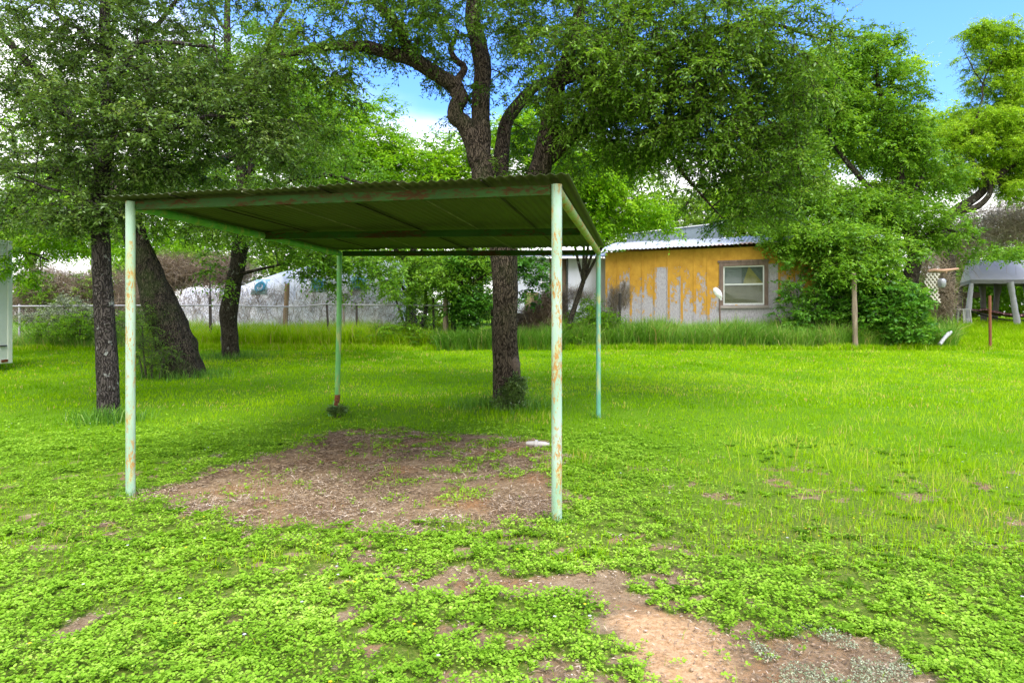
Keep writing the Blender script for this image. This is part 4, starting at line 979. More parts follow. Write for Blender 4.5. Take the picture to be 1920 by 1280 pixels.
mint_a = paint_mat('mint_paint', (.24, .40, .26), (.38, .52, .40), .72, 0)
mint_b = paint_mat('mint_paint_worn', (.24, .40, .26), (.40, .55, .44), .80, 3.1)
teal_c = paint_mat('teal_paint', (.09, .30, .19), (.16, .38, .28), .25, 5.7)
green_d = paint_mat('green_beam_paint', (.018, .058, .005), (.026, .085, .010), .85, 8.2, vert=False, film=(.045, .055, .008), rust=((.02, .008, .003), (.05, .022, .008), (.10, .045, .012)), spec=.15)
side_e = paint_mat('green_side_paint', (.08, .33, .06), (.14, .40, .12), .15, 1.2)
side_f = paint_mat('olive_side_paint', (.20, .34, .12), (.30, .42, .18), .8, 2.2)

def carport():
    FL, FR = np.array([-3.195, 5.36, 0]), np.array([.330, 4.72, 0])
    BL, BR = np.array([-2.60, 9.42, .0]), np.array([1.253, 9.28, 0])
    root = empty('carport', (-1.0, 7.2, 0), 0, 'open steel carport with four green posts and a flat corrugated roof', 'carport')
    o_ = np.array([-1.0, 7.2, 0])
    top = 2.44
    rt = .037
    def post(P, z1, mat, pts=None, r=rt):
        mb = MB(); P = P - o_
        pts = pts or [(0, 0, -.25), (0, 0, z1)]
        L_ = [P + np.array(q) for q in pts]
        if len(L_) == 2: L_ = [L_[0] + (L_[1] - L_[0]) * t for t in np.linspace(0, 1, 9)]
        mb.tube(L_, r, 20); return mb.build('post', mat, root, smooth=True)
    p = post(FL, top + .025, mint_a); p['label'] = 'pale mint post streaked with rust, front left'
    p = post(FR, top + .035, mint_b, r=.039); p['label'] = 'pale mint post heavily rusted on its left face, front right'
    zl = float(zg(BL[0], BL[1]))
    p = post(BL, top, side_e, [(-.065, -.02, zl - .1), (-.06, -.02, zl + .03), (.0, 0, zl + .16), (.03, 0, zl + .26), (.03, 0, zl + .4), (.055, 0, 1.5), (.06, 0, top)])
    p['label'] = 'rear left post, rusted and kinked near the ground'
    # rusty collar at the kink
    c = MB(); K = BL - o_; c.tube([K + (.002, 0, zl + .15), K + (.018, 0, zl + .2), K + (.031, 0, zl + .27), K + (.031, 0, zl + .31)], .040, 16)
    c.build('rust_collar', flat_mat('rust', (.16, .055, .02), .95, var=.5, scale=30, bmp=.5), p, smooth=True)
    p = post(BR, top - .03, teal_c, r=.034); p['label'] = 'teal post at the rear right'
    # side rails: pipes
    def pipe(A, B, r, mat, name='side_beam'):
        A = np.array(A) - o_; B = np.array(B) - o_
        mb = MB(); mb.tube([A + (B - A) * t for t in np.linspace(0, 1, 12)], r, 18); return mb.build(name, mat, root, smooth=True)
    zt = top - .008
    pipe(FL + (0, 0, zt), BL + (.06, 0, zt), .038, side_e)
    pipe(FR + (0, 0, zt), BR + (0, 0, zt), .040, side_f)
    # cross beams: channel sections
    def cross(A, B, name, h=.10):
        A = np.array(A) - o_; B = np.array(B) - o_
        mb = MB(); mb.bar(A, B, .012, h); up = np.array([0, 0, h / 2]); t = nrm(B - A); s_ = np.cross(t, [0, 0, 1])
        if s_[1] < 0: s_ = -s_
        for z in (h / 2 - .004, -h / 2 + .004):
            mb.bar(A + s_ * .026 + (0, 0, z), B + s_ * .026 + (0, 0, z), .04, .008)
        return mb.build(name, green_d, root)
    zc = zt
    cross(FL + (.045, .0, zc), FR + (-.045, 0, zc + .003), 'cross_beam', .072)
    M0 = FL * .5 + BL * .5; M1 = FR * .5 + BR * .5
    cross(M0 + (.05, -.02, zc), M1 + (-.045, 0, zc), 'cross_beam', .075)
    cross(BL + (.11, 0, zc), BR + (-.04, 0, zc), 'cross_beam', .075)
    # corrugated roof: six lapped sheets running front to back
    m, n, l, b = new_mat('roof_sheet')
    x = noise(n, l, 1.4, 5, .6, (1, .25, 1)); y = noise(n, l, 22, 5, .7, (1, .3, 1))
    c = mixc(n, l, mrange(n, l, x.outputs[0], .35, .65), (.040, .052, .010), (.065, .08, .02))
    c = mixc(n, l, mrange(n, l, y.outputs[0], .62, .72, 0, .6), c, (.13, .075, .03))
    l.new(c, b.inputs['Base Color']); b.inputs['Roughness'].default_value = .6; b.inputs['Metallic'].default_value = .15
    nsh = 6
    seam_d = flat_mat('seam_shade_rust', (.02, .016, .008), .9, var=.4, scale=20, mscale=(1, .2, 1)); seam_p = flat_mat('pale_seam', (.16, .17, .10), .8, var=.4, scale=20, mscale=(1, .2, 1))  # strips added along the laps; dark ones paint gap shadow and rust
    e0 = FL + (nrm(FL - FR) * .17) ; e1 = FR - (nrm(FL - FR) * .10)
    f0 = BL + np.array([-.04, .05, 0]); f1 = BR + np.array([.10, .05, 0])
    fw = nrm(e0 * .5 + e1 * .5 - (f0 * .5 + f1 * .5)) * .13
    e0 = e0 + fw; e1 = e1 + fw
    for k in range(nsh):
        u0, u1 = k / nsh, (k + 1.06) / nsh if k < nsh - 1 else 1.0
        nu, nv = 105, 9
        U = np.linspace(u0, u1, nu); Vv = np.linspace(0, 1, nv)
        uu, vv = np.meshgrid(U, Vv)
        P = (e0[None, None] * (1 - uu[..., None]) + e1[None, None] * uu[..., None]) * (1 - vv[..., None]) + (f0[None, None] * (1 - uu[..., None]) + f1[None, None] * uu[..., None]) * vv[..., None]
        P[..., 2] = zt + .054 + .0072 * np.sin(uu * 2 * np.pi * 52) + (.009 if k % 2 else 0) + .006 * (fbm(uu * 6, vv * 3, 1, 71 + k, 2) - .5)
        P[..., 2] += .030 * uu
        P = P - o_
        top_ = P.copy(); top_[..., 2] += .0025
        n1 = nu * nv
        idx = np.arange(n1).reshape(nv, nu)
        Q = np.stack([idx[:-1, :-1], idx[:-1, 1:], idx[1:, 1:], idx[1:, :-1]], -1).reshape(-1, 4)
        ring = np.concatenate([idx[0], idx[1:, -1], idx[-1, -2::-1], idx[-2:0:-1, 0]])
        rq = np.stack([ring, np.roll(ring, -1), np.roll(ring, -1) + n1, ring + n1], 1)
        Q = np.vstack([Q[:, ::-1], Q + n1, rq])
        if k:
            q0 = e0 * (1 - u0) + e1 * u0; q1 = f0 * (1 - u0) + f1 * u0
            zz_ = zt + .054 + .030 * u0 - .010
            MB().bar((q0 * [1, 1, 0] + [0, 0, zz_]) - o_, (q1 * [1, 1, 0] + [0, 0, zz_]) - o_, .010, .010).build('seam_strip', seam_d if k % 2 else seam_p, root)
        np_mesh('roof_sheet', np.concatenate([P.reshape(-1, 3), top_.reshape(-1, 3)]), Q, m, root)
carport()

# white plastic bottle on the ground by the front right post
def bottle():
    a = gpt(1008, 837); root = empty('bottle', (a[0], a[1], a[2]), R(-14), 'white plastic bottle lying on the soil beside the rusty post', 'bottle')
    pw = flat_mat('white_plastic', (.45, .43, .40), .35, var=.06)
    prof = [(-.135, .018), (-.12, .024), (-.06, .030), (-.032, .031), (-.028, .046), (.0, .046), (.004, .032), (.07, .031), (.10, .028), (.112, .020)]
    mb = MB(); mb.tube([(x, 0, .032) for x, _ in prof], np.array([r for _, r in prof]), 16); mb.build('body', pw, root, smooth=True)
    mb = MB(); mb.tube([(.112, 0, .032), (.118, 0, .032), (.135, 0, .032), (.138, 0, .032)], np.array([.021, .022, .022, .018]), 14); mb.build('cap', pw, root, smooth=True)
bottle()

# ------------------------------------------------------------------ yellow building
def yellow_building():
    A = np.array([3.5, 24.0]); B = np.array([11.6, 20.55]); d = B - A; Lw = float(np.linalg.norm(d)); ang = math.atan2(d[1], d[0])
    zb = .55
    root = empty('storage_building', (A[0], A[1], zb), ang, 'low building with peeling mustard paint and corrugated metal roof', 'building')
    def uz(px, py):
        k = (px - 960) / F; c, s = d / Lw
        u = (k * A[1] - A[0]) / (c - k * s); Y = A[1] + u * s
        return u, CAMH - (py - HOR) / F * Y - zb
    H = 3.36
    m, n, l, b = new_mat('peeling_paint')
    t = n.new('ShaderNodeTexCoord'); sp = n.new('ShaderNodeSeparateXYZ'); l.new(t.outputs['Object'], sp.inputs[0])
    lo = noise(n, l, .9, 4, .6, (1, 1, .5)); sp_ = noise(n, l, 26, 6, .8, (1, 1, .35)); md = noise(n, l, 4.5, 5, .7, (1.0, 1, .7))
    board = math_(n, l, 'FLOOR', math_(n, l, 'MULTIPLY', sp.outputs['X'], 1 / .46))
    wn_ = n.new('ShaderNodeTexWhiteNoise'); wn_.noise_dimensions = '1D'; l.new(board, wn_.inputs['W'])
    fr = math_(n, l, 'FRACT', math_(n, l, 'MULTIPLY', sp.outputs['X'], 1 / .46))
    edge = math_(n, l, 'LESS_THAN', math_(n, l, 'ABSOLUTE', math_(n, l, 'SUBTRACT', fr, .05)), .13)
    e = math_(n, l, 'MULTIPLY_ADD', sp.outputs['Z'], .52, -1.15)
    e = math_(n, l, 'ADD', e, math_(n, l, 'MULTIPLY_ADD', lo.outputs[0], 2.4, -1.2))
    e = math_(n, l, 'ADD', e, math_(n, l, 'MULTIPLY_ADD', wn_.outputs['Value'], .7, -.35))
    e = math_(n, l, 'ADD', e, math_(n, l, 'MULTIPLY_ADD', md.outputs[0], 1.5, -.75))
    e = math_(n, l, 'ADD', e, math_(n, l, 'MULTIPLY_ADD', sp_.outputs[0], 1.5, -.75))
    e = math_(n, l, 'ADD', e, math_(n, l, 'MULTIPLY', edge, .30))
    e = math_(n, l, 'ADD', e, math_(n, l, 'MULTIPLY', math_(n, l, 'GREATER_THAN', sp.outputs['Z'], 2.75), .5))
    yel = mixc(n, l, mrange(n, l, md.outputs[0], .35, .7), (.40, .20, .012), (.56, .31, .03))
    gr = ramp(n, [(.3, (.17, .15, .16)), (.5, (.38, .36, .38)), (.7, (.54, .52, .53))]); l.new(sp_.outputs[0], gr.inputs[0])
    gr2 = mixc(n, l, mrange(n, l, noise(n, l, 70, 3, .8).outputs[0], .52, .66, 0, .55), gr.outputs[0], (.16, .13, .12))
    l.new(mixc(n, l, mrange(n, l, e, -.06, .02), gr2, yel), b.inputs['Base Color'])
    b.inputs['Roughness'].default_value = .8
    bump(n, l, mrange(n, l, e, -.06, .02), b, .5, .01)
    w0, z0 = uz(1356, 571); w1, z1 = uz(1433, 497)
    D = 3.0
    mb = MB()
    # front wall in four pieces round the window opening, plus side and back walls
    mb.box(0, w0, 0, .12, -.4, H); mb.box(w1, Lw, 0, .12, -.4, H)
    mb.box(w0, w1, 0, .12, -.4, z0); mb.box(w0, w1, 0, .12, z1, H)
    mb.box(0, .12, .12, D, -.4, H); mb.box(Lw - .12, Lw, .12, D, -.4, H); mb.box(.12, Lw - .12, D - .12, D, -.4, H + .52)
    for k in range(1, int(Lw / .46) + 1):
        u = k * .46
        if w0 - .12 < u < w1 + .12:
            mb.box(u - .018, u + .018, -.018, 0.0, -.4, z0 - .12); mb.box(u - .018, u + .018, -.018, 0.0, z1 + .14, H)
        else:
            mb.box(u - .018, u + .018, -.018, 0.0, -.4, H)
    mb.build('wall', m, root)
    # roof
    mr, n, l, b = new_mat('galvanised_roof')
    t = n.new('ShaderNodeTexCoord'); sp = n.new('ShaderNodeSeparateXYZ'); l.new(t.outputs['Object'], sp.inputs[0])
    st = noise(n, l, 1.1, 3, .5, (1, .12, 1)); s2 = noise(n, l, 14, 5, .7, (1, .2, 1))
    c = mixc(n, l, mrange(n, l, s2.outputs[0], .3, .7), (.34, .36, .38), (.54, .56, .58))
    c = mixc(n, l, mrange(n, l, math_(n, l, 'ADD', st.outputs[0], math_(n, l, 'MULTIPLY', s2.outputs[0], .25)), .72, .78, 0, .85), c, (.38, .20, .11))
    l.new(c, b.inputs['Base Color']); b.inputs['Metallic'].default_value = .05; b.inputs['Roughness'].default_value = .6
    nu, nv = 560, 6
    U = np.linspace(-.35, Lw + .3, nu); Vv = np.linspace(0, 1, nv); uu, vv = np.meshgrid(U, Vv)
    sheet = np.floor((uu + .35) / .82)
    Pz = H + .04 + vv * .66 + .017 * np.sin(uu * 2 * np.pi / .14) + .022 * _hash(sheet, sheet * 0, 4) + .05 * (uu / Lw) * (1 - vv)
    Py = -.28 + vv * (D + .3) + .06 * (_hash(sheet, sheet * 0, 9) - .5) * (vv < .05)
    P = np.stack([uu, Py, Pz], -1); n1 = nu * nv; top_ = P.copy(); top_[..., 2] += .004
    idx = np.arange(n1).reshape(nv, nu)
    Q = np.stack([idx[:-1, :-1], idx[:-1, 1:], idx[1:, 1:], idx[1:, :-1]], -1).reshape(-1, 4)
    ring = np.concatenate([idx[0], idx[1:, -1], idx[-1, -2::-1], idx[-2:0:-1, 0]])
    rq = np.stack([ring, np.roll(ring, -1), np.roll(ring, -1) + n1, ring + n1], 1)
    np_mesh('roof', np.concatenate([P.reshape(-1, 3), top_.reshape(-1, 3)]), np.vstack([Q[:, ::-1], Q + n1, rq]), mr, root)
    # raised roof behind the ridge
    def uw(px, py, dd):
        k = (px - 960) / F; c, s = d / Lw; nx, ny = -s, c       # inward normal
        # point u along the wall at depth dd
        u = (k * (A[1] + ny * dd) - (A[0] + nx * dd)) / (c - k * s); Y = A[1] + u * s + ny * dd
        return u, CAMH - (py - HOR) / F * Y - zb
    dd = D + .25
    (ua, za), (ub, zb_), (uc, zc_) = uw(1175, 440, dd), uw(1346, 420, dd), uw(1346, 447, dd)
    mono = MB(); lowz = H + .3
    mono.quadbox([(ua, dd, lowz), (ub, dd, lowz), (ub, dd + 2.4, lowz), (ua, dd + 2.4, lowz), (ua, dd, za), (ub, dd, zb_), (ub, dd + 2.4, zb_), (ua, dd + 2.4, za)])
    blue = flat_mat('blue_grey_metal', (.20, .25, .29), .5, .2, var=.12, scale=4)
    part = mono.build('raised_section', blue, root)
    (uh, zh) = uw(1358, 418.5, dd); (ug, zg_) = uw(1165, 441, dd)
    slab = MB().quadbox([(ug, dd - .06, zg_ + .003), (uh, dd - .06, zh), (uh, dd + 2.6, zh), (ug, dd + 2.6, zg_ + .003), (ug, dd - .06, zg_ + .04), (uh, dd - .06, zh + .04), (uh, dd + 2.6, zh + .05), (ug, dd + 2.6, zg_ + .05)])
    slab.build('raised_roof', flat_mat('pale_metal', (.66, .68, .70), .45, .3, var=.08), part)
    # window
    wood = flat_mat('weathered_wood', (.16, .11, .085), .9, var=.35, scale=14, mscale=(1, 1, .2), bmp=.4)
    alu = flat_mat('aluminium', (.62, .64, .60), .4, .3, var=.06)
    W = MB(); tw = .13
    W.box(w0 - tw, w0, -.035, .03, z0 - .03, z1 + tw); W.box(w1, w1 + tw, -.035, .03, z0 - .03, z1 + tw)
    W.box(w0 - tw - .05, w1 + tw + .03, -.045, .03, z1 + tw, z1 + tw + .07)
    W.box(w0, w1, -.03, .03, z1 + .002, z1 + tw)
    wdw = W.build('window', wood, root)
    MB().box(w0 - tw - .03, w1 + tw + .02, -.07, .03, z0 - .13, z0 - .032).build('sill', flat_mat('sill_wood', (.30, .26, .23), .9, var=.3, mscale=(.2, 1, 1)), wdw)
    zm = z0 + (z1 - z0) * .52
    f = MB(); t_ = .045
    f.box(w0, w0 + t_, .02, .06, z0, z1); f.box(w1 - t_, w1, .02, .06, z0, z1); f.box(w0 + t_, w1 - t_, .02, .06, z0, z0 + t_); f.box(w0 + t_, w1 - t_, .02, .06, z1 - t_, z1)
    f.box(w0 + t_, w1 - t_, .015, .062, zm - .025, zm + .03)
    f.build('sash', alu, wdw)
    g, n, l, b = new_mat('window_glass'); b.inputs['Base Color'].default_value = (.8, .85, .82, 1); b.inputs['Transmission Weight'].default_value = 1; b.inputs['Roughness'].default_value = .03; b.inputs['IOR'].default_value = 1.3
    MB().box(w0 + t_, w1 - t_, .036, .040, z0 + t_, zm - .025).build('pane', g, wdw); MB().box(w0 + t_, w1 - t_, .036, .040, zm + .03, z1 - t_).build('pane', g, wdw)
    cur = MB()
    cur.box(w0 + .02, w1 - .02, .075, .085, z0 + .02, zm)
    cur.build('curtain', flat_mat('tan_curtain', (.26, .25, .16), .95, var=.12, scale=3), wdw)
    c2 = MB(); c2.box(w0 + .02, w0 + .60, .075, .085, zm, z1 - .02); c2.build('pane_backing', flat_mat('grey_reflection', (.28, .31, .30), .9, var=.15, scale=5, mscale=(.1, 1, 3)), wdw)  # grey reflection in the upper pane, painted on a panel behind the glass
    c3 = MB(); v0 = len(c3.v); c3.quadbox([(w0 + .66, .075, zm), (w1 - .02, .075, zm), (w1 - .02, .085, zm), (w0 + .66, .085, zm), (w0 + .66, .075, z1 - .55), (w1 - .50, .075, z1 - .02), (w1 - .50, .085, z1 - .02), (w0 + .66, .085, z1 - .55)])
    c3.build('curtain', flat_mat('yellow_reflection', (.36, .33, .10), .9, var=.2, scale=4), wdw)  # yellow part of the upper pane's reflection, painted on its own panel
    MB().box(w0 + .02, w1 - .02, .0955, .105, zm, z1 - .02).build('pane_backing', flat_mat('dark_backing', (.16, .19, .16), .9), wdw)  # dark panel added behind the painted reflection
    MB().box(.125, Lw - .125, .125, D - .125, H - .02, H + .02).build('ceiling', wood, root)
yellow_building()

# ------------------------------------------------------------------ small white outbuilding left of it
def white_shed():
    Yw = 25.6; zb = float(zg(1, Yw)) - .05
    root = empty('white_shed', ((1050 - 960) / F * Yw, Yw, zb), 0, 'small white outbuilding with a brown door behind the brush heap', 'shed')
    ox = (1050 - 960) / F * Yw
    X = lambda px: (px - 960) / F * Yw - ox
    Z = lambda py: CAMH - (py - HOR) / F * Yw - zb
    wm = flat_mat('white_siding', (.60, .62, .68), .75, var=.12, scale=3, mscale=(1, 1, .3))
    brown = flat_mat('brown_boards', (.14, .085, .055), .85, var=.3, scale=8, mscale=(1, 1, .2))
    top = Z(484)
    mb = MB(); mb.box(X(1062), X(1150), 0, 2.2, -.2, top); mb.box(X(966), X(1014), 0, 2.2, Z(562), top); mb.box(X(1014), X(1030), 0.02, 2.2, Z(512), top); mb.box(X(966), X(1030), .05, 2.2, -.2, Z(562)); mb.build('wall', wm, root)
    for k in range(4):
        pass
    d = MB().box(X(1030), X(1062), .015, .09, -.2, top).build('door', brown, root)
    MB().box(X(1058) - .03, X(1058), -.03, .015, Z(560), Z(550)).build('handle', flat_mat('iron', (.05, .05, .05), .5, .5), d)
    pm = flat_mat('white_trim', (.72, .72, .70), .6, var=.05)
    f = MB(); x0, x1, z0, z1 = X(1014), X(1030), Z(562), Z(512)
    f.box(x0, x0 + .04, -.03, .03, z0, z1); f.box(x1 - .04, x1, -.03, .03, z0, z1)
    for q in np.linspace(z0, z1 - .03, 4): f.box(x0 + .04, x1 - .04, -.025, .03, q, q + .03)
    w_ = f.build('window', pm, root)
    MB().box(x0 + .04, x1 - .04, .0, .006, z0, z1).build('pane', flat_mat('dusty_glass', (.20, .24, .22), .25, var=.2), w_)
    r_ = MB().quadbox([(X(955), -.4, top + .01), (X(1155), -.4, top + .01), (X(1155), 2.4, top + .45), (X(955), 2.4, top + .45), (X(955), -.4, top + .05), (X(1155), -.4, top + .05), (X(1155), 2.4, top + .49), (X(955), 2.4, top + .49)])
    r_.build('roof', flat_mat('dull_metal', (.32, .33, .33), .5, .4), root)
    MB().tube([(X(1063.5), -.08, 0), (X(1063.5), -.08, 1.5), (X(1063.5), -.08, top)], .035, 8).build('drain_pipe', flat_mat('dark_pipe', (.06, .07, .07), .5, .3), root)
    tan = flat_mat('tan_board', (.28, .22, .11), .85)
    MB().box(X(985), X(1010), -.02, -.003, Z(590), Z(548)).build('panel', tan, root)
white_shed()

# ------------------------------------------------------------------ fence and posts
steel = flat_mat('galvanised_pipe', (.42, .40, .42), .45, .5, var=.15)
dark_steel = flat_mat('rusty_dark_steel', (.06, .048, .042), .8, .2, var=.3, scale=20)
old_wood = flat_mat('grey_post_wood', (.22, .17, .12), .95, var=.4, scale=16, mscale=(1, 1, .15), bmp=.5)
def fence():
    Yf = 20.2
    root = empty('chain_link_fence', (*gpt(430, 650)[:1], Yf, float(zg(-9, Yf))), 0, 'chain link fence with a pipe top rail in front of the white tarp', 'fence')
    o_ = np.array(root.location)
    railp = [(-60, 574), (30, 574), (200, 573), (400, 572), (520, 575), (560, 575), (612, 570), (668, 571.5), (760, 572), (833, 573)]
    RP = [pt(a, b, Yf) for a, b in railp]
    MB().tube([p - o_ for p in RP], .024, 10).build('rail', steel, root, smooth=True)
    for px, py, lean in ((35, 573, 0), (210, 573, 0), (393, 560, 2), (612, 570, 6), (668, 571, 2), (812, 560, 2)):
        x, y, _ = pt(px, py, Yf); a = pt(px, py - 3, Yf) - o_; x2 = (px + lean - 960) / F * Yf
        b = np.array([x2, Yf, float(zg(x2, Yf)) - .3]) - o_
        MB().tube([b + (0, .03, 0), (a + b) / 2 + (0, .03, 0), a + (0, .03, 0)], .045 if px == 393 else .034, 10).build('post', dark_steel if px > 300 else steel, root, smooth=True)
    # woven wire
    x0, x1 = RP[0][0], RP[-1][0]; h = 1.28
    xs = np.array([p[0] for p in RP]); zs = np.array([p[2] for p in RP])
    A, B = [], []
    s = .085
    for k in np.arange(x0 - h, x1, s):
        for sg in (1, -1):
            a0, a1 = (k, k + h) if sg == 1 else (k + h, k)
            # line from bottom (a0) to top (a1)
            for q0, q1 in ((0, .5), (.5, 1)):
                xa, xb = a0 + (a1 - a0) * q0, a0 + (a1 - a0) * q1
                if min(xa, xb) < x0 or max(xa, xb) > x1: continue
                zt0 = np.interp(xa, xs, zs); zt1 = np.interp(xb, xs, zs)
                A.append((xa, Yf + .03, zt0 - h * (1 - q0))); B.append((xb, Yf + .03, zt1 - h * (1 - q1)))
    v, q, a = twig_arrays(np.array(A) - o_, np.array(B) - o_, .0022, .0022, .5)
    np_mesh('wire_mesh', v, q, steel, root)
fence()

def wood_post(name, label, px, py_top, Y, w, mat, lean=0.0, cat='post', group=None):
    x = (px - 960) / F * Y; zb = float(zg(x, Y)); zt = CAMH - (py_top - HOR) / F * Y
    mb = MB(); P = [(lean * t * .5, 0, -.3 + (zt - zb + .3) * t) for t in np.linspace(0, 1, 8)]
    r = np.array([w * (1 + .08 * math.sin(i * 2.1)) for i in range(8)]); r[-1] *= .9
    mb.tube(P, r, 9, .10)
    o = mb.build(name, mat, smooth=True); o.location = (x, Y, zb)
    return tag(o, label, cat, group)
wood_post('fence_post', 'weathered split wooden post standing in front of the dark shrub', 1604, 512, 19.4, .075, old_wood, -.1)
wood_post('fence_post', 'rusty brown steel post on the right, before the grey canopy', 1857, 554, 19.3, .042, flat_mat('red_rust', (.17, .06, .025), .9, var=.4, scale=25), -.04)
wood_post('fence_post', 'grey wooden corner post at the end of the pipe rail', 835, 556, 19.9, .085, old_wood, .02)
wood_post('fence_post', 'short dark post close to the left corner of the yellow building', 1161, 550, 20.6, .045, dark_steel, .05)
wood_post('fence_post', 'thin bare pole standing behind the rail, left of the knobby trunk', 394, 492, 20.7, .022, dark_steel)
wood_post('timber_pole', 'brown timber pole leaning before the white tarp', 532, 532, 22.4, .085, flat_mat('tan_timber', (.26, .17, .10), .9, var=.3, mscale=(1, 1, .2)), .25, 'pole')
wood_post('timber_pole', 'thin grey stake between two dark fence posts', 645, 552, 21.4, .035, old_wood, -.03, 'pole')
def gate():
    a = pt(868, 574, 19.9); root = empty('wooden_rail_fence', (a[0], 19.9, float(zg(a[0], 19.9))), 0, 'dark wooden rail running from the ivy trunk to behind the elm', 'fence')
    o_ = np.array(root.location); dk = flat_mat('dark_timber', (.035, .026, .02), .95, var=.3)
    MB().bar(pt(866, 572, 19.9) - o_, pt(990, 595, 19.9) - o_, .10, .16).build('rail', dk, root, bevel=.01)
    MB().bar(pt(905, 622, 19.9) - o_, pt(990, 612, 19.9) - o_, .08, .12).build('rail', dk, root, bevel=.01)
    for px in (850, 925):
        x = (px - 960) / F * 19.95
        MB().tube([np.array([x, 20.05, float(zg(x, 20)) - .3]) - o_, np.array([x, 20.05, 1.2]) - o_, pt(px, 575, 20.05) - o_], .08, 8, .1).build('post', dk, root, smooth=True)
gate()

# ------------------------------------------------------------------ white tarp heap
def tarp():
    prof_px = np.array([300, 325, 345, 360, 385, 410, 440, 455, 480, 510, 560, 620, 680, 735, 752, 762])
    prof_py = np.array([590, 540, 538, 540, 541, 540, 534, 527, 520, 510, 500, 492, 488, 486, 500, 590])
    Yt = 23.4
    nu, nv = 260, 40
    px = np.linspace(303, 760, nu); top = np.interp(px, prof_px, prof_py)
    v = np.linspace(0, 1, nv)
    PX, VV = np.meshgrid(px, v); TP = np.meshgrid(top, v)[0]
    x = (PX - 960) / F * Yt
    ztop = CAMH - (TP - HOR) / F * (Yt + .7)
    zb = zg(x, np.full_like(x, Yt)) - .1
    a = VV * np.pi
    y = Yt + 1.5 - 1.5 * np.cos(a) * (1 - .0 * VV); y = np.where(VV < .5, Yt + .9 * (VV * 2) ** 1.5, Yt + .9 + (VV - .5) * 3.2)
    h = np.clip(np.where(VV < .5, 1 - (1 - VV * 2) ** 1.6, 1 - ((VV - .5) * 2) ** 2.2), 0, 1)
    z = zb + (ztop - zb) * h
    w1_ = fbm(x * 1.0, z * .5 + y, .9, 601, 4) - .5; w2_ = fbm(x * 2.4, z * .7, .5, 611, 3) - .5
    y = y + .40 * w1_ * (VV < .5) + .14 * w2_; z = z + .07 * w1_ * h + .03 * w2_
    P = np.stack([x, y, z], -1).reshape(-1, 3)
    idx = np.arange(nu * nv).reshape(nv, nu)
    Q = np.stack([idx[:-1, :-1], idx[:-1, 1:], idx[1:, 1:], idx[1:, :-1]], -1).reshape(-1, 4)
    cx = (530 - 960) / F * Yt; org = np.array([cx, Yt + .8, float(zg(cx, Yt))])
    m, n, l, b = new_mat('white_tarp')
    s = noise(n, l, 3, 6, .65); s2 = noise(n, l, 12, 5, .7, (1, 1, .4))
    c = mixc(n, l, mrange(n, l, s.outputs[0], .4, .65), (.86, .86, .90), (.70, .74, .82))
    c = mixc(n, l, mrange(n, l, s2.outputs[0], .62, .78, 0, .35), c, (.42, .40, .40))
    l.new(c, b.inputs['Base Color']); b.inputs['Roughness'].default_value = .5
    root = empty('tarp_covered_heap', tuple(org), 0, 'long heap under a white tarp with round teal emblems, behind the fence', 'tarp')
    np_mesh('tarp', P - org, Q, m, root, smooth=True)
    teal = flat_mat('teal_print', (.03, .30, .45), .5, var=.15); pale = flat_mat('pale_blue_print', (.42, .66, .74), .5, var=.08)
    front = P.reshape(nv, nu, 3)[:nv // 2]
    def on_tarp(X_, Z_):
        d_ = (front[..., 0] - X_) ** 2 + (front[..., 2] - Z_) ** 2
        k = np.argsort(d_.ravel())[:4]; return float(np.mean(front[..., 1].ravel()[k]))
    def drape(quad_uv, name, mat, cx_, cz_, off, sub=6):
        """quads in the emblem plane, each corner laid on the tarp"""
        V, Fq = [], []
        for q in quad_uv:
            o0 = len(V)
            for (u, w) in q: V.append((cx_ + u, on_tarp(cx_ + u, cz_ + w) - off, cz_ + w))
            for (u, w) in q: V.append((cx_ + u, on_tarp(cx_ + u, cz_ + w) - off + .02, cz_ + w))
            Fq += [[o0, o0 + 1, o0 + 2, o0 + 3], [o0 + 7, o0 + 6, o0 + 5, o0 + 4]] + [[o0 + i, o0 + 4 + i, o0 + 4 + (i + 1) % 4, o0 + (i + 1) % 4] for i in range(4)]
        return np_mesh(name, np.array(V) - org, Fq, mat, root)
    for (ex, ey, r) in ((485, 537, .21), (597, 534, .19), (672, 531, .2), (742, 524, .14)):
        c_ = pt(ex, ey, Yt + .3)
        # pale field made of strips
        fs = []
        for k in range(6):
            a0 = -1.45 * r + k * 2.9 * r / 6; fs.append([(a0, -1.35 * r), (a0 + 2.9 * r / 6, -1.35 * r), (a0 + 2.9 * r / 6, 1.35 * r), (a0, 1.35 * r)])
        drape(fs, 'emblem_field', pale, c_[0], c_[2], .05)
        rq = []
        for k in range(20):
            t0, t1 = k / 20 * 2 * math.pi, (k + 1) / 20 * 2 * math.pi
            rq.append([(r * .62 * math.cos(t0), r * .62 * math.sin(t0)), (r * math.cos(t0), r * math.sin(t0)), (r * math.cos(t1), r * math.sin(t1)), (r * .62 * math.cos(t1), r * .62 * math.sin(t1))])
        rq.append([(-.5 * r, -.06 * r), (.25 * r, -.1 * r), (.3 * r, .18 * r), (-.45 * r, .2 * r)])
        rq.append([(-.1 * r, .2 * r), (.2 * r, .2 * r), (.1 * r, .6 * r), (-.25 * r, .6 * r)])
        drape(rq, 'emblem', teal, c_[0], c_[2], .085)
    # dead vines climbing the lower part
    n_ = 3400
    uu = rng.uniform(310, 750, n_); hh = rng.random(n_) ** .85
    A = []
    vi = (np.clip(hh * .40, 0, .48) * (nv - 1)).astype(int); ui = ((uu - 303) / (760 - 303) * (nu - 1)).astype(int)
    G = P.reshape(nv, nu, 3)
    lim = 549 - 6 * (uu > 600)
    A = G[vi, ui] + np.array([0, -.05, 0]) + rng.normal(0, .03, (n_, 3))
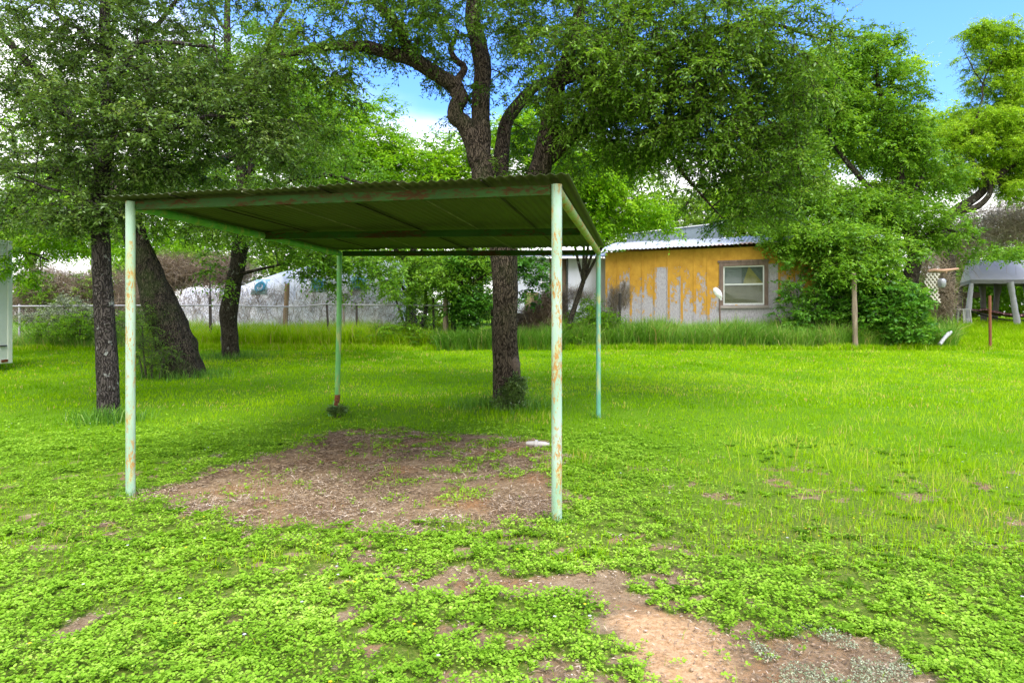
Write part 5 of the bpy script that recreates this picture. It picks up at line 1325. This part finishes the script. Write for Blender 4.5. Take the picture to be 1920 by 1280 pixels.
    keep = A[:, 2] < CAMH - (lim + rng.normal(0, 5, n_) - HOR) / F * Yt
    A = A[keep]; n_ = len(A); parts = []
    D = nrm(rng.normal(0, .6, (n_, 3)) * [1, .25, 1] + [0, 0, .9]); var = np.clip(rng.normal(.35, .25, n_), 0, 1)
    for k in range(3):
        Bp = A + D * rng.uniform(.08, .26, n_)[:, None]
        parts.append(twig_arrays(A - org, Bp - org, .0045, .003, var)); A = Bp; D = nrm(D + rng.normal(0, .5, (n_, 3)) * [1, .2, 1])
    V, Q, a_ = merge(parts)
    o = np_mesh('dead_vines', V, Q, M['twig_brown'], var=a_); o.location = org
    tag(o, 'mesh of dry brown vines climbing the white tarp', 'dead vine', kind='stuff')
tarp()
def block():
    a = gpt(455, 655); x = (455 - 960) / F * 20.6; o = MB().box(-.14, .14, -.1, .1, 0, .17).build('stone_block', flat_mat('brown_stone', (.13, .10, .09), .95, var=.35, scale=12, bmp=.6), bevel=.02)
    o.location = (x, 19.5, float(zg(x, 19.5)) + .38)
    MBb = MB().box(-.16, .16, -.12, .12, -.42, 0).build('base', flat_mat('stone_base', (.11, .09, .08), .95, var=.3), o)
    tag(o, 'brown stone block standing right of the knobby trunk', 'block')
block()

# ------------------------------------------------------------------ white trailer box at the left edge
def trailer():
    x1 = (22 - 960) / F * 14.6; y0 = 14.6; gz = float(zg(x1, y0))
    root = empty('box_trailer', (x1 - 1.2, y0, gz), 0, 'tall pale box trailer cut off by the left edge', 'trailer')
    o_ = np.array(root.location); zb = CAMH - (680 - HOR) / F * y0; zt = CAMH - (452 - HOR) / F * y0
    pm = flat_mat('trailer_paint', (.50, .54, .46), .45, var=.06, scale=1.5)
    b = MB().box(-1.2, 1.2 - .02, -5.0, 0, zb - gz, zt - gz); body = b.build('body', pm, root)
    tr = MB(); tr.box(1.182, 1.20, -.10, .02, zb - gz, zt - gz); tr.box(1.182, 1.197, -5.0, -.102, zb - gz + .002, zb - gz + .09); tr.box(1.182, 1.197, -5.0, -.102, zt - gz - .1, zt - gz - .002)
    tr.build('corner_trim', flat_mat('trim_paint', (.56, .60, .50), .4, var=.05), root)
    MB().box(1.199, 1.212, -.30, -.12, zb - gz + .03, zb - gz + .09).build('marker_light', flat_mat('red_plastic', (.14, .03, .01), .4), root)
    MB().box(1.183, 1.21, -.32, -.14, zb - gz + .38, zb - gz + .41).build('latch', flat_mat('black_rubber', (.03, .03, .03), .6), root)
    fr = MB(); fr.box(-1.1, -.95, -4.8, -.2, zb - gz - .1, zb - gz - .002); fr.box(.95, 1.1, -4.8, -.2, zb - gz - .1, zb - gz - .002); fr.build('chassis', dark_steel, root)
    for s_ in (-1.0, .98):
        MB().tube([(s_ - .12, -3.2, .24), (s_ - .10, -3.2, .24), (s_ + .10, -3.2, .24), (s_ + .12, -3.2, .24)], np.array([.20, .27, .27, .20]), 20).build('wheel', flat_mat('tyre', (.025, .025, .025), .8), root, smooth=True)
trailer()

# ------------------------------------------------------------------ canopy with swing, lattice, small things on the right
def canopy():
    Yc = 29.5
    gz = float(zg(20, Yc)) - .02
    root = empty('garden_canopy', ((1890 - 960) / F * Yc, Yc, gz), 0, 'grey fabric garden canopy with gathered curtains tied to its legs', 'canopy')
    o_ = np.array(root.location)
    fab = flat_mat('grey_canopy_cloth', (.36, .36, .365), .7, var=.06, scale=2); val = flat_mat('valance_cloth', (.15, .15, .15), .8, var=.1)
    wht = flat_mat('white_curtain', (.36, .36, .39), .8, var=.14, scale=9, mscale=(1, 1, 3)); drk = flat_mat('brown_curtain', (.10, .088, .08), .9, var=.2, scale=9)
    Q_ = lambda px, py, Y: pt(px, py, Y) - o_
    Y0, Y1_ = Yc - .2, Yc + 2.6
    a, b_ = Q_(1820, 524, Y0), Q_(2035, 524, Y0); c, d = Q_(2015, 524, Y1_), Q_(1800, 524, Y1_)
    a2, b2 = a.copy(), b_.copy()
    zz = a[2]; c[2] = zz; d[2] = zz
    pk0 = Q_(1813, 488, (Y0 + Y1_) / 2); pk1 = Q_(2025, 488, (Y0 + Y1_) / 2)
    V = [a, b_, c, d, pk0, pk1]; V2 = [v - (0, 0, .012) for v in V]
    F_ = [[0, 1, 5, 4], [1, 2, 5], [2, 3, 4, 5], [3, 0, 4]]
    me = bpy.data.meshes.new('roof'); me.from_pydata([tuple(map(float, v)) for v in V + V2], [], F_ + [[i + 6 for i in f[::-1]] for f in F_] + [[0, 6, 7, 1], [1, 7, 8, 2], [2, 8, 9, 3], [3, 9, 6, 0]]); link('roof', me, fab, root)
    mb = MB()
    for p, q in ((a, b_), (b_, c), (c, d), (d, a)): mb.bar(p + (q - p) * .004 - (0, 0, .10), q - (q - p) * .004 - (0, 0, .10), .015, .17)
    mb.build('valance', val, root)
    for k, (p, mat) in enumerate(((a, wht), (b_, wht), (c, drk), (d, drk))):
        foot = p.copy(); foot[2] = float(zg(p[0] + o_[0], p[1] + o_[1])) - gz - .05
        cen = (a + c) / 2; out = nrm((p - cen) * [1, 1, 0])
        tp = p - (0, 0, .18) - out * .05; foot = foot + out * (.28 if k < 2 else .1)
        n_ = 14; P = [tp + (foot - tp) * t for t in np.linspace(0, 1, n_)]
        r = np.array([.075 + .035 * abs(math.sin(t * 3.0 + k)) + (.015 * math.sin(t * 40)) for t in np.linspace(0, 1, n_)])
        leg = MB().tube(P, r, 12, .25).build('curtain', mat, root, smooth=True)
        MB().tube([tp + out * .02, foot + out * .0], .03, 8).build('leg', drk, root, smooth=True)
    for px in (1897,):
        tp = Q_(px - 3, 528, Y0); ft = Q_(px + 12, 605, Y0); ft[2] = float(zg(ft[0] + o_[0], ft[1] + o_[1])) - gz - .05
        P = [tp + (ft - tp) * t for t in np.linspace(0, 1, 12)]
        MB().tube(P, np.array([.14, .13, .12, .11, .11, .11, .12, .12, .13, .13, .14, .14]), 12, .25).build('curtain', wht, root, smooth=True)
    # back wall curtains gathered
    for px in (1842, 1872, 1925):
        tp = Q_(px, 527, Y1_ - .05); ft = Q_(px + (-8 if px == 1872 else 3), 600, Y1_ - .05); ft[2] = float(zg(20, Y1_)) - gz
        P = [tp + (ft - tp) * t for t in np.linspace(0, 1, 10)]
        MB().tube(P, np.array([.17, .16, .14, .13, .12, .12, .12, .13, .13, .14]), 10, .25).build('curtain', drk, root, smooth=True)
    # swing seat
    sw = empty('swing_bed', tuple(pt(1900, 600, Yc + 1.0) * [1, 1, 0] + (0, 0, float(zg(22, Yc + 1)))), 0, 'curved hammock with a burgundy patterned cushion under the grey canopy', 'hammock')
    so = np.array(sw.location); Ys = Yc + 1.0
    arc = [pt(1796 + t * 230, 575 + 26 * math.sin(t * math.pi * 1.0), Ys) - so for t in np.linspace(0, 1, 16)]
    MB().tube(arc, .035, 8).build('frame', flat_mat('black_frame', (.02, .02, .02), .4, .5), sw, smooth=True)
    for px in (1800, 2024):
        e = pt(px, 577, Ys); f_ = e.copy(); f_[2] = float(zg(e[0], Ys)) - .05
        MB().tube([e - so, f_ - so], .035, 8).build('leg', flat_mat('black_leg', (.02, .02, .02), .4, .5), sw, smooth=True)
    m, n, l, b = new_mat('patterned_cloth'); v = n.new('ShaderNodeTexVoronoi'); v.inputs['Scale'].default_value = 9; t = n.new('ShaderNodeTexCoord'); l.new(t.outputs['Object'], v.inputs['Vector'])
    r_ = ramp(n, [(.2, (.42, .28, .27)), (.35, (.16, .05, .06)), (.7, (.08, .03, .04))]); l.new(v.outputs['Distance'], r_.inputs[0]); l.new(r_.outputs[0], b.inputs['Base Color']); b.inputs['Roughness'].default_value = .9
    nu, nv = 24, 8; V = []
    for i in range(nu):
        for j in range(nv):
            t = .16 + .70 * i / (nu - 1); p = pt(1796 + t * 230, 569 + 22 * math.sin(t * math.pi), Ys) - so; s = j / (nv - 1) * 2 - 1
            V.append((p[0], p[1] + s * .45, p[2] + .05 * s * s + .015 * math.sin(i * 1.9)))
    V = np.array(V); V2 = V - (0, 0, .09); idx = np.arange(nu * nv).reshape(nu, nv)
    Q = np.stack([idx[:-1, :-1], idx[1:, :-1], idx[1:, 1:], idx[:-1, 1:]], -1).reshape(-1, 4)
    ring = np.concatenate([idx[0], idx[1:, -1], idx[-1, -2::-1], idx[-2:0:-1, 0]]); n1 = nu * nv
    np_mesh('cushion', np.concatenate([V, V2]), np.vstack([Q[:, ::-1], Q + n1, np.stack([ring, np.roll(ring, -1), np.roll(ring, -1) + n1, ring + n1], 1)]), m, sw, smooth=True)
    # step stool
    Yq = 29.0; g0 = float(zg((1800 - 960) / F * Yq, Yq)); st = empty('step_stool', ((1803 - 960) / F * Yq, Yq, g0), 0, 'small grey metal step stool left of the canopy leg', 'stool')
    gm = flat_mat('grey_metal', (.36, .36, .34), .5, .3); wv = 22 / F * Yq; hv = CAMH - (579 - HOR) / F * Yq - g0
    MB().box(-wv * .62, wv * .5, -.16, .16, hv - .04, hv).build('seat', gm, st)
    for sx in (-.05, .5):
        for sy in (-.15, .15):
            MB().bar((sx * wv, sy, hv - .04), (sx * wv * 1.15, sy * 1.5, -.03), .05).build('leg', gm, st)
    MB().bar((-.05 * wv, -.19, hv * .45), (.53 * wv, -.19, hv * .45), .04).build('step', gm, st)
    # table far behind
    Yq = 34.0; g0 = float(zg((1810 - 960) / F * Yq, Yq)); st = empty('garden_table', ((1812 - 960) / F * Yq, Yq, g0), 0, 'brown slab table seen under the left side of the canopy', 'table')
    bw = flat_mat('brown_table_wood', (.09, .055, .045), .85, var=.2); top = CAMH - (549 - HOR) / F * Yq - g0
    MB().quadbox([(-.35, -.4, top - .28), (.30, -.4, top - .28), (.30, .4, top - .28), (-.35, .4, top - .28), (-.55, -.6, top), (.62, -.6, top), (.62, .6, top), (-.55, .6, top)]).build('tabletop', bw, st)
    MB().tube([(-.1, 0, -.05), (-.1, 0, top - .28)], .07, 8).build('leg', bw, st)
    MB().box(-.35, -.33 + .55, -.3, .3, top + .002, top + .02).build('tray', flat_mat('dark_tray', (.06, .05, .05), .6), st)
canopy()

def lattice():
    Yl = 24.0; o0 = pt(1748, 540, Yl); gz = float(zg(o0[0], Yl))
    root = empty('lattice_panel', (o0[0], Yl, gz), 0, 'broken white diagonal lattice panel hanging below the pale log', 'lattice'); o_ = np.array(root.location)
    wm = flat_mat('lattice_paint', (.62, .58, .50), .8, var=.15); mb = MB()
    # diagonal slats clipped to a ragged outline
    out = [(1738, 512), (1762, 512), (1759, 540), (1764, 568), (1758, 566), (1735, 552), (1738, 538), (1733, 528)]
    Pq = np.array(out, float)
    for sg, yy in ((1, 0), (-1, .02)):
        for c in np.arange(-60, 90, 7.5):
            ts = np.arange(0, 90, .8); X = 1733 + c + (ts * .78 if sg > 0 else 0) * 1.0; X = (1700 + c + 0.78 * ts) if sg > 0 else (1798 - c - .78 * ts); Yp = 505 + ts
            ins = inside(Pq, X, Yp); run = None
            for i in range(len(ts)):
                if ins[i] and run is None: run = i
                if (not ins[i] or i == len(ts) - 1) and run is not None:
                    if i - run > 3: mb.bar(pt(X[run], Yp[run], Yl + yy) - o_, pt(X[i - 1], Yp[i - 1], Yl + yy) - o_, .012, .045)
                    run = None
    mb.build('slats', wm, root)
    sup = MB(); a = pt(1736, 512, Yl + .06) - o_; sup.tube([np.array([a[0], .06, -.2]), a], .03, 6); sup.build('stake', old_wood, root)
    # log
    lg = empty('log', tuple(pt(1767, 508, Yl)), 0, 'pale peeled log laid level across the top of the lattice', 'log'); lo = np.array(lg.location)
    pl = flat_mat('peeled_log', (.45, .27, .18), .8, var=.25, scale=7, mscale=(.3, 1, 1))
    P = [pt(a_, b_, Yl) - lo for a_, b_ in ((1740, 508), (1752, 506.5), (1768, 507.5), (1782, 506), (1797, 504))]
    MB().tube(P, np.array([.055, .062, .06, .055, .04]), 10, .12).build('stem', pl, lg, smooth=True)
    MB().tube([pt(1774, 507, Yl) - lo, pt(1774, 512, Yl - .02) - lo], np.array([.035, .03]), 8).build('branch_stub', pl, lg, smooth=True)
    # pot hanging
    pp = pt(1766, 530, Yl - .05)
    prof = [(-.19, .05), (-.17, .10), (-.05, .135), (.08, .14), (.14, .10), (.16, .05)]
    o = MB().tube([(0, 0, z) for z, _ in prof], np.array([r for _, r in prof]), 16).build('hanging_pot', flat_mat('dull_tin', (.34, .35, .38), .45, .4), smooth=True)
    o.location = pp; tag(o, 'dull grey pot hanging right of the lattice', 'pot')
    MB().tube([(0, 0, .15), (.01, 0, .26), (.02, .04, .42)], .008, 6).build('handle', dark_steel, o)
lattice()

def small_things():
    # plastic bag on a stake before the window
    x = (1349 - 960) / F * 20.2; gz = float(zg(x, 20.2)); zt = CAMH - (560 - HOR) / F * 20.2
    o = MB().tube([(0, 0, -.3), (.02, 0, .6), (.0, 0, zt - gz)], .026, 8, .05).build('metal_stake', flat_mat('brown_stake', (.12, .075, .055), .9, .1, var=.3, scale=20), smooth=True)
    o.location = (x, 20.2, gz); tag(o, 'thin rusty stake in front of the window with a bag caught on it', 'stake')
    c = pt(1347, 549, 20.15)
    P, Rr = [], []
    V = []; nu, nv = 26, 18
    for i in range(nv):
        t = i / (nv - 1); zc = .26 - .62 * t; w = .05 + .17 * math.sin(min(1, t * 1.15) * math.pi) ** .7 * (1 - .2 * t); ox = -.14 + .30 * t
        for j in range(nu):
            a_ = j / nu * 2 * math.pi; rr = w * (1 + .30 * float(fbm(np.array(math.cos(a_) * 2 + 5), np.array(math.sin(a_) * 2 + i * .35), .6, 705, 3) - .5) * 2)
            V.append((ox + rr * math.cos(a_), .05 + rr * .55 * math.sin(a_), zc + .03 * math.sin(a_ * 3)))
    idx = np.arange(nu * nv).reshape(nv, nu); Q = np.stack([idx[:-1], np.roll(idx[:-1], -1, 1), np.roll(idx[1:], -1, 1), idx[1:]], -1).reshape(-1, 4)
    m, n, l, b = new_mat('thin_plastic'); b.inputs['Base Color'].default_value = (.78, .78, .76, 1); b.inputs['Roughness'].default_value = .3; b.inputs['Transmission Weight'].default_value = .25
    q = noise(n, l, 30, 4); bump(n, l, q.outputs[0], b, .6, .02)
    o = np_mesh('plastic_bag', np.array(V), Q, m, smooth=True); o.location = tuple(c); o.scale = (.62, .62, .62); tag(o, 'crumpled white plastic bag snagged on the stake by the window', 'plastic bag')
    # tilted white pipe in the weeds
    a, b_ = pt(1762, 645, 19.2), pt(1782, 622, 19.5)
    o = MB().tube([np.array([0, 0, 0]), (b_ - a) * .5 + (0, 0, .02), b_ - a], np.array([.05, .055, .06]), 10, .15).build('broken_pipe', flat_mat('white_flaky', (.36, .36, .36), .7, var=.35, scale=20), smooth=True)
    o.location = tuple(a); tag(o, 'flaking white pipe leaning in the weeds near the rusty post', 'pipe')
small_things()
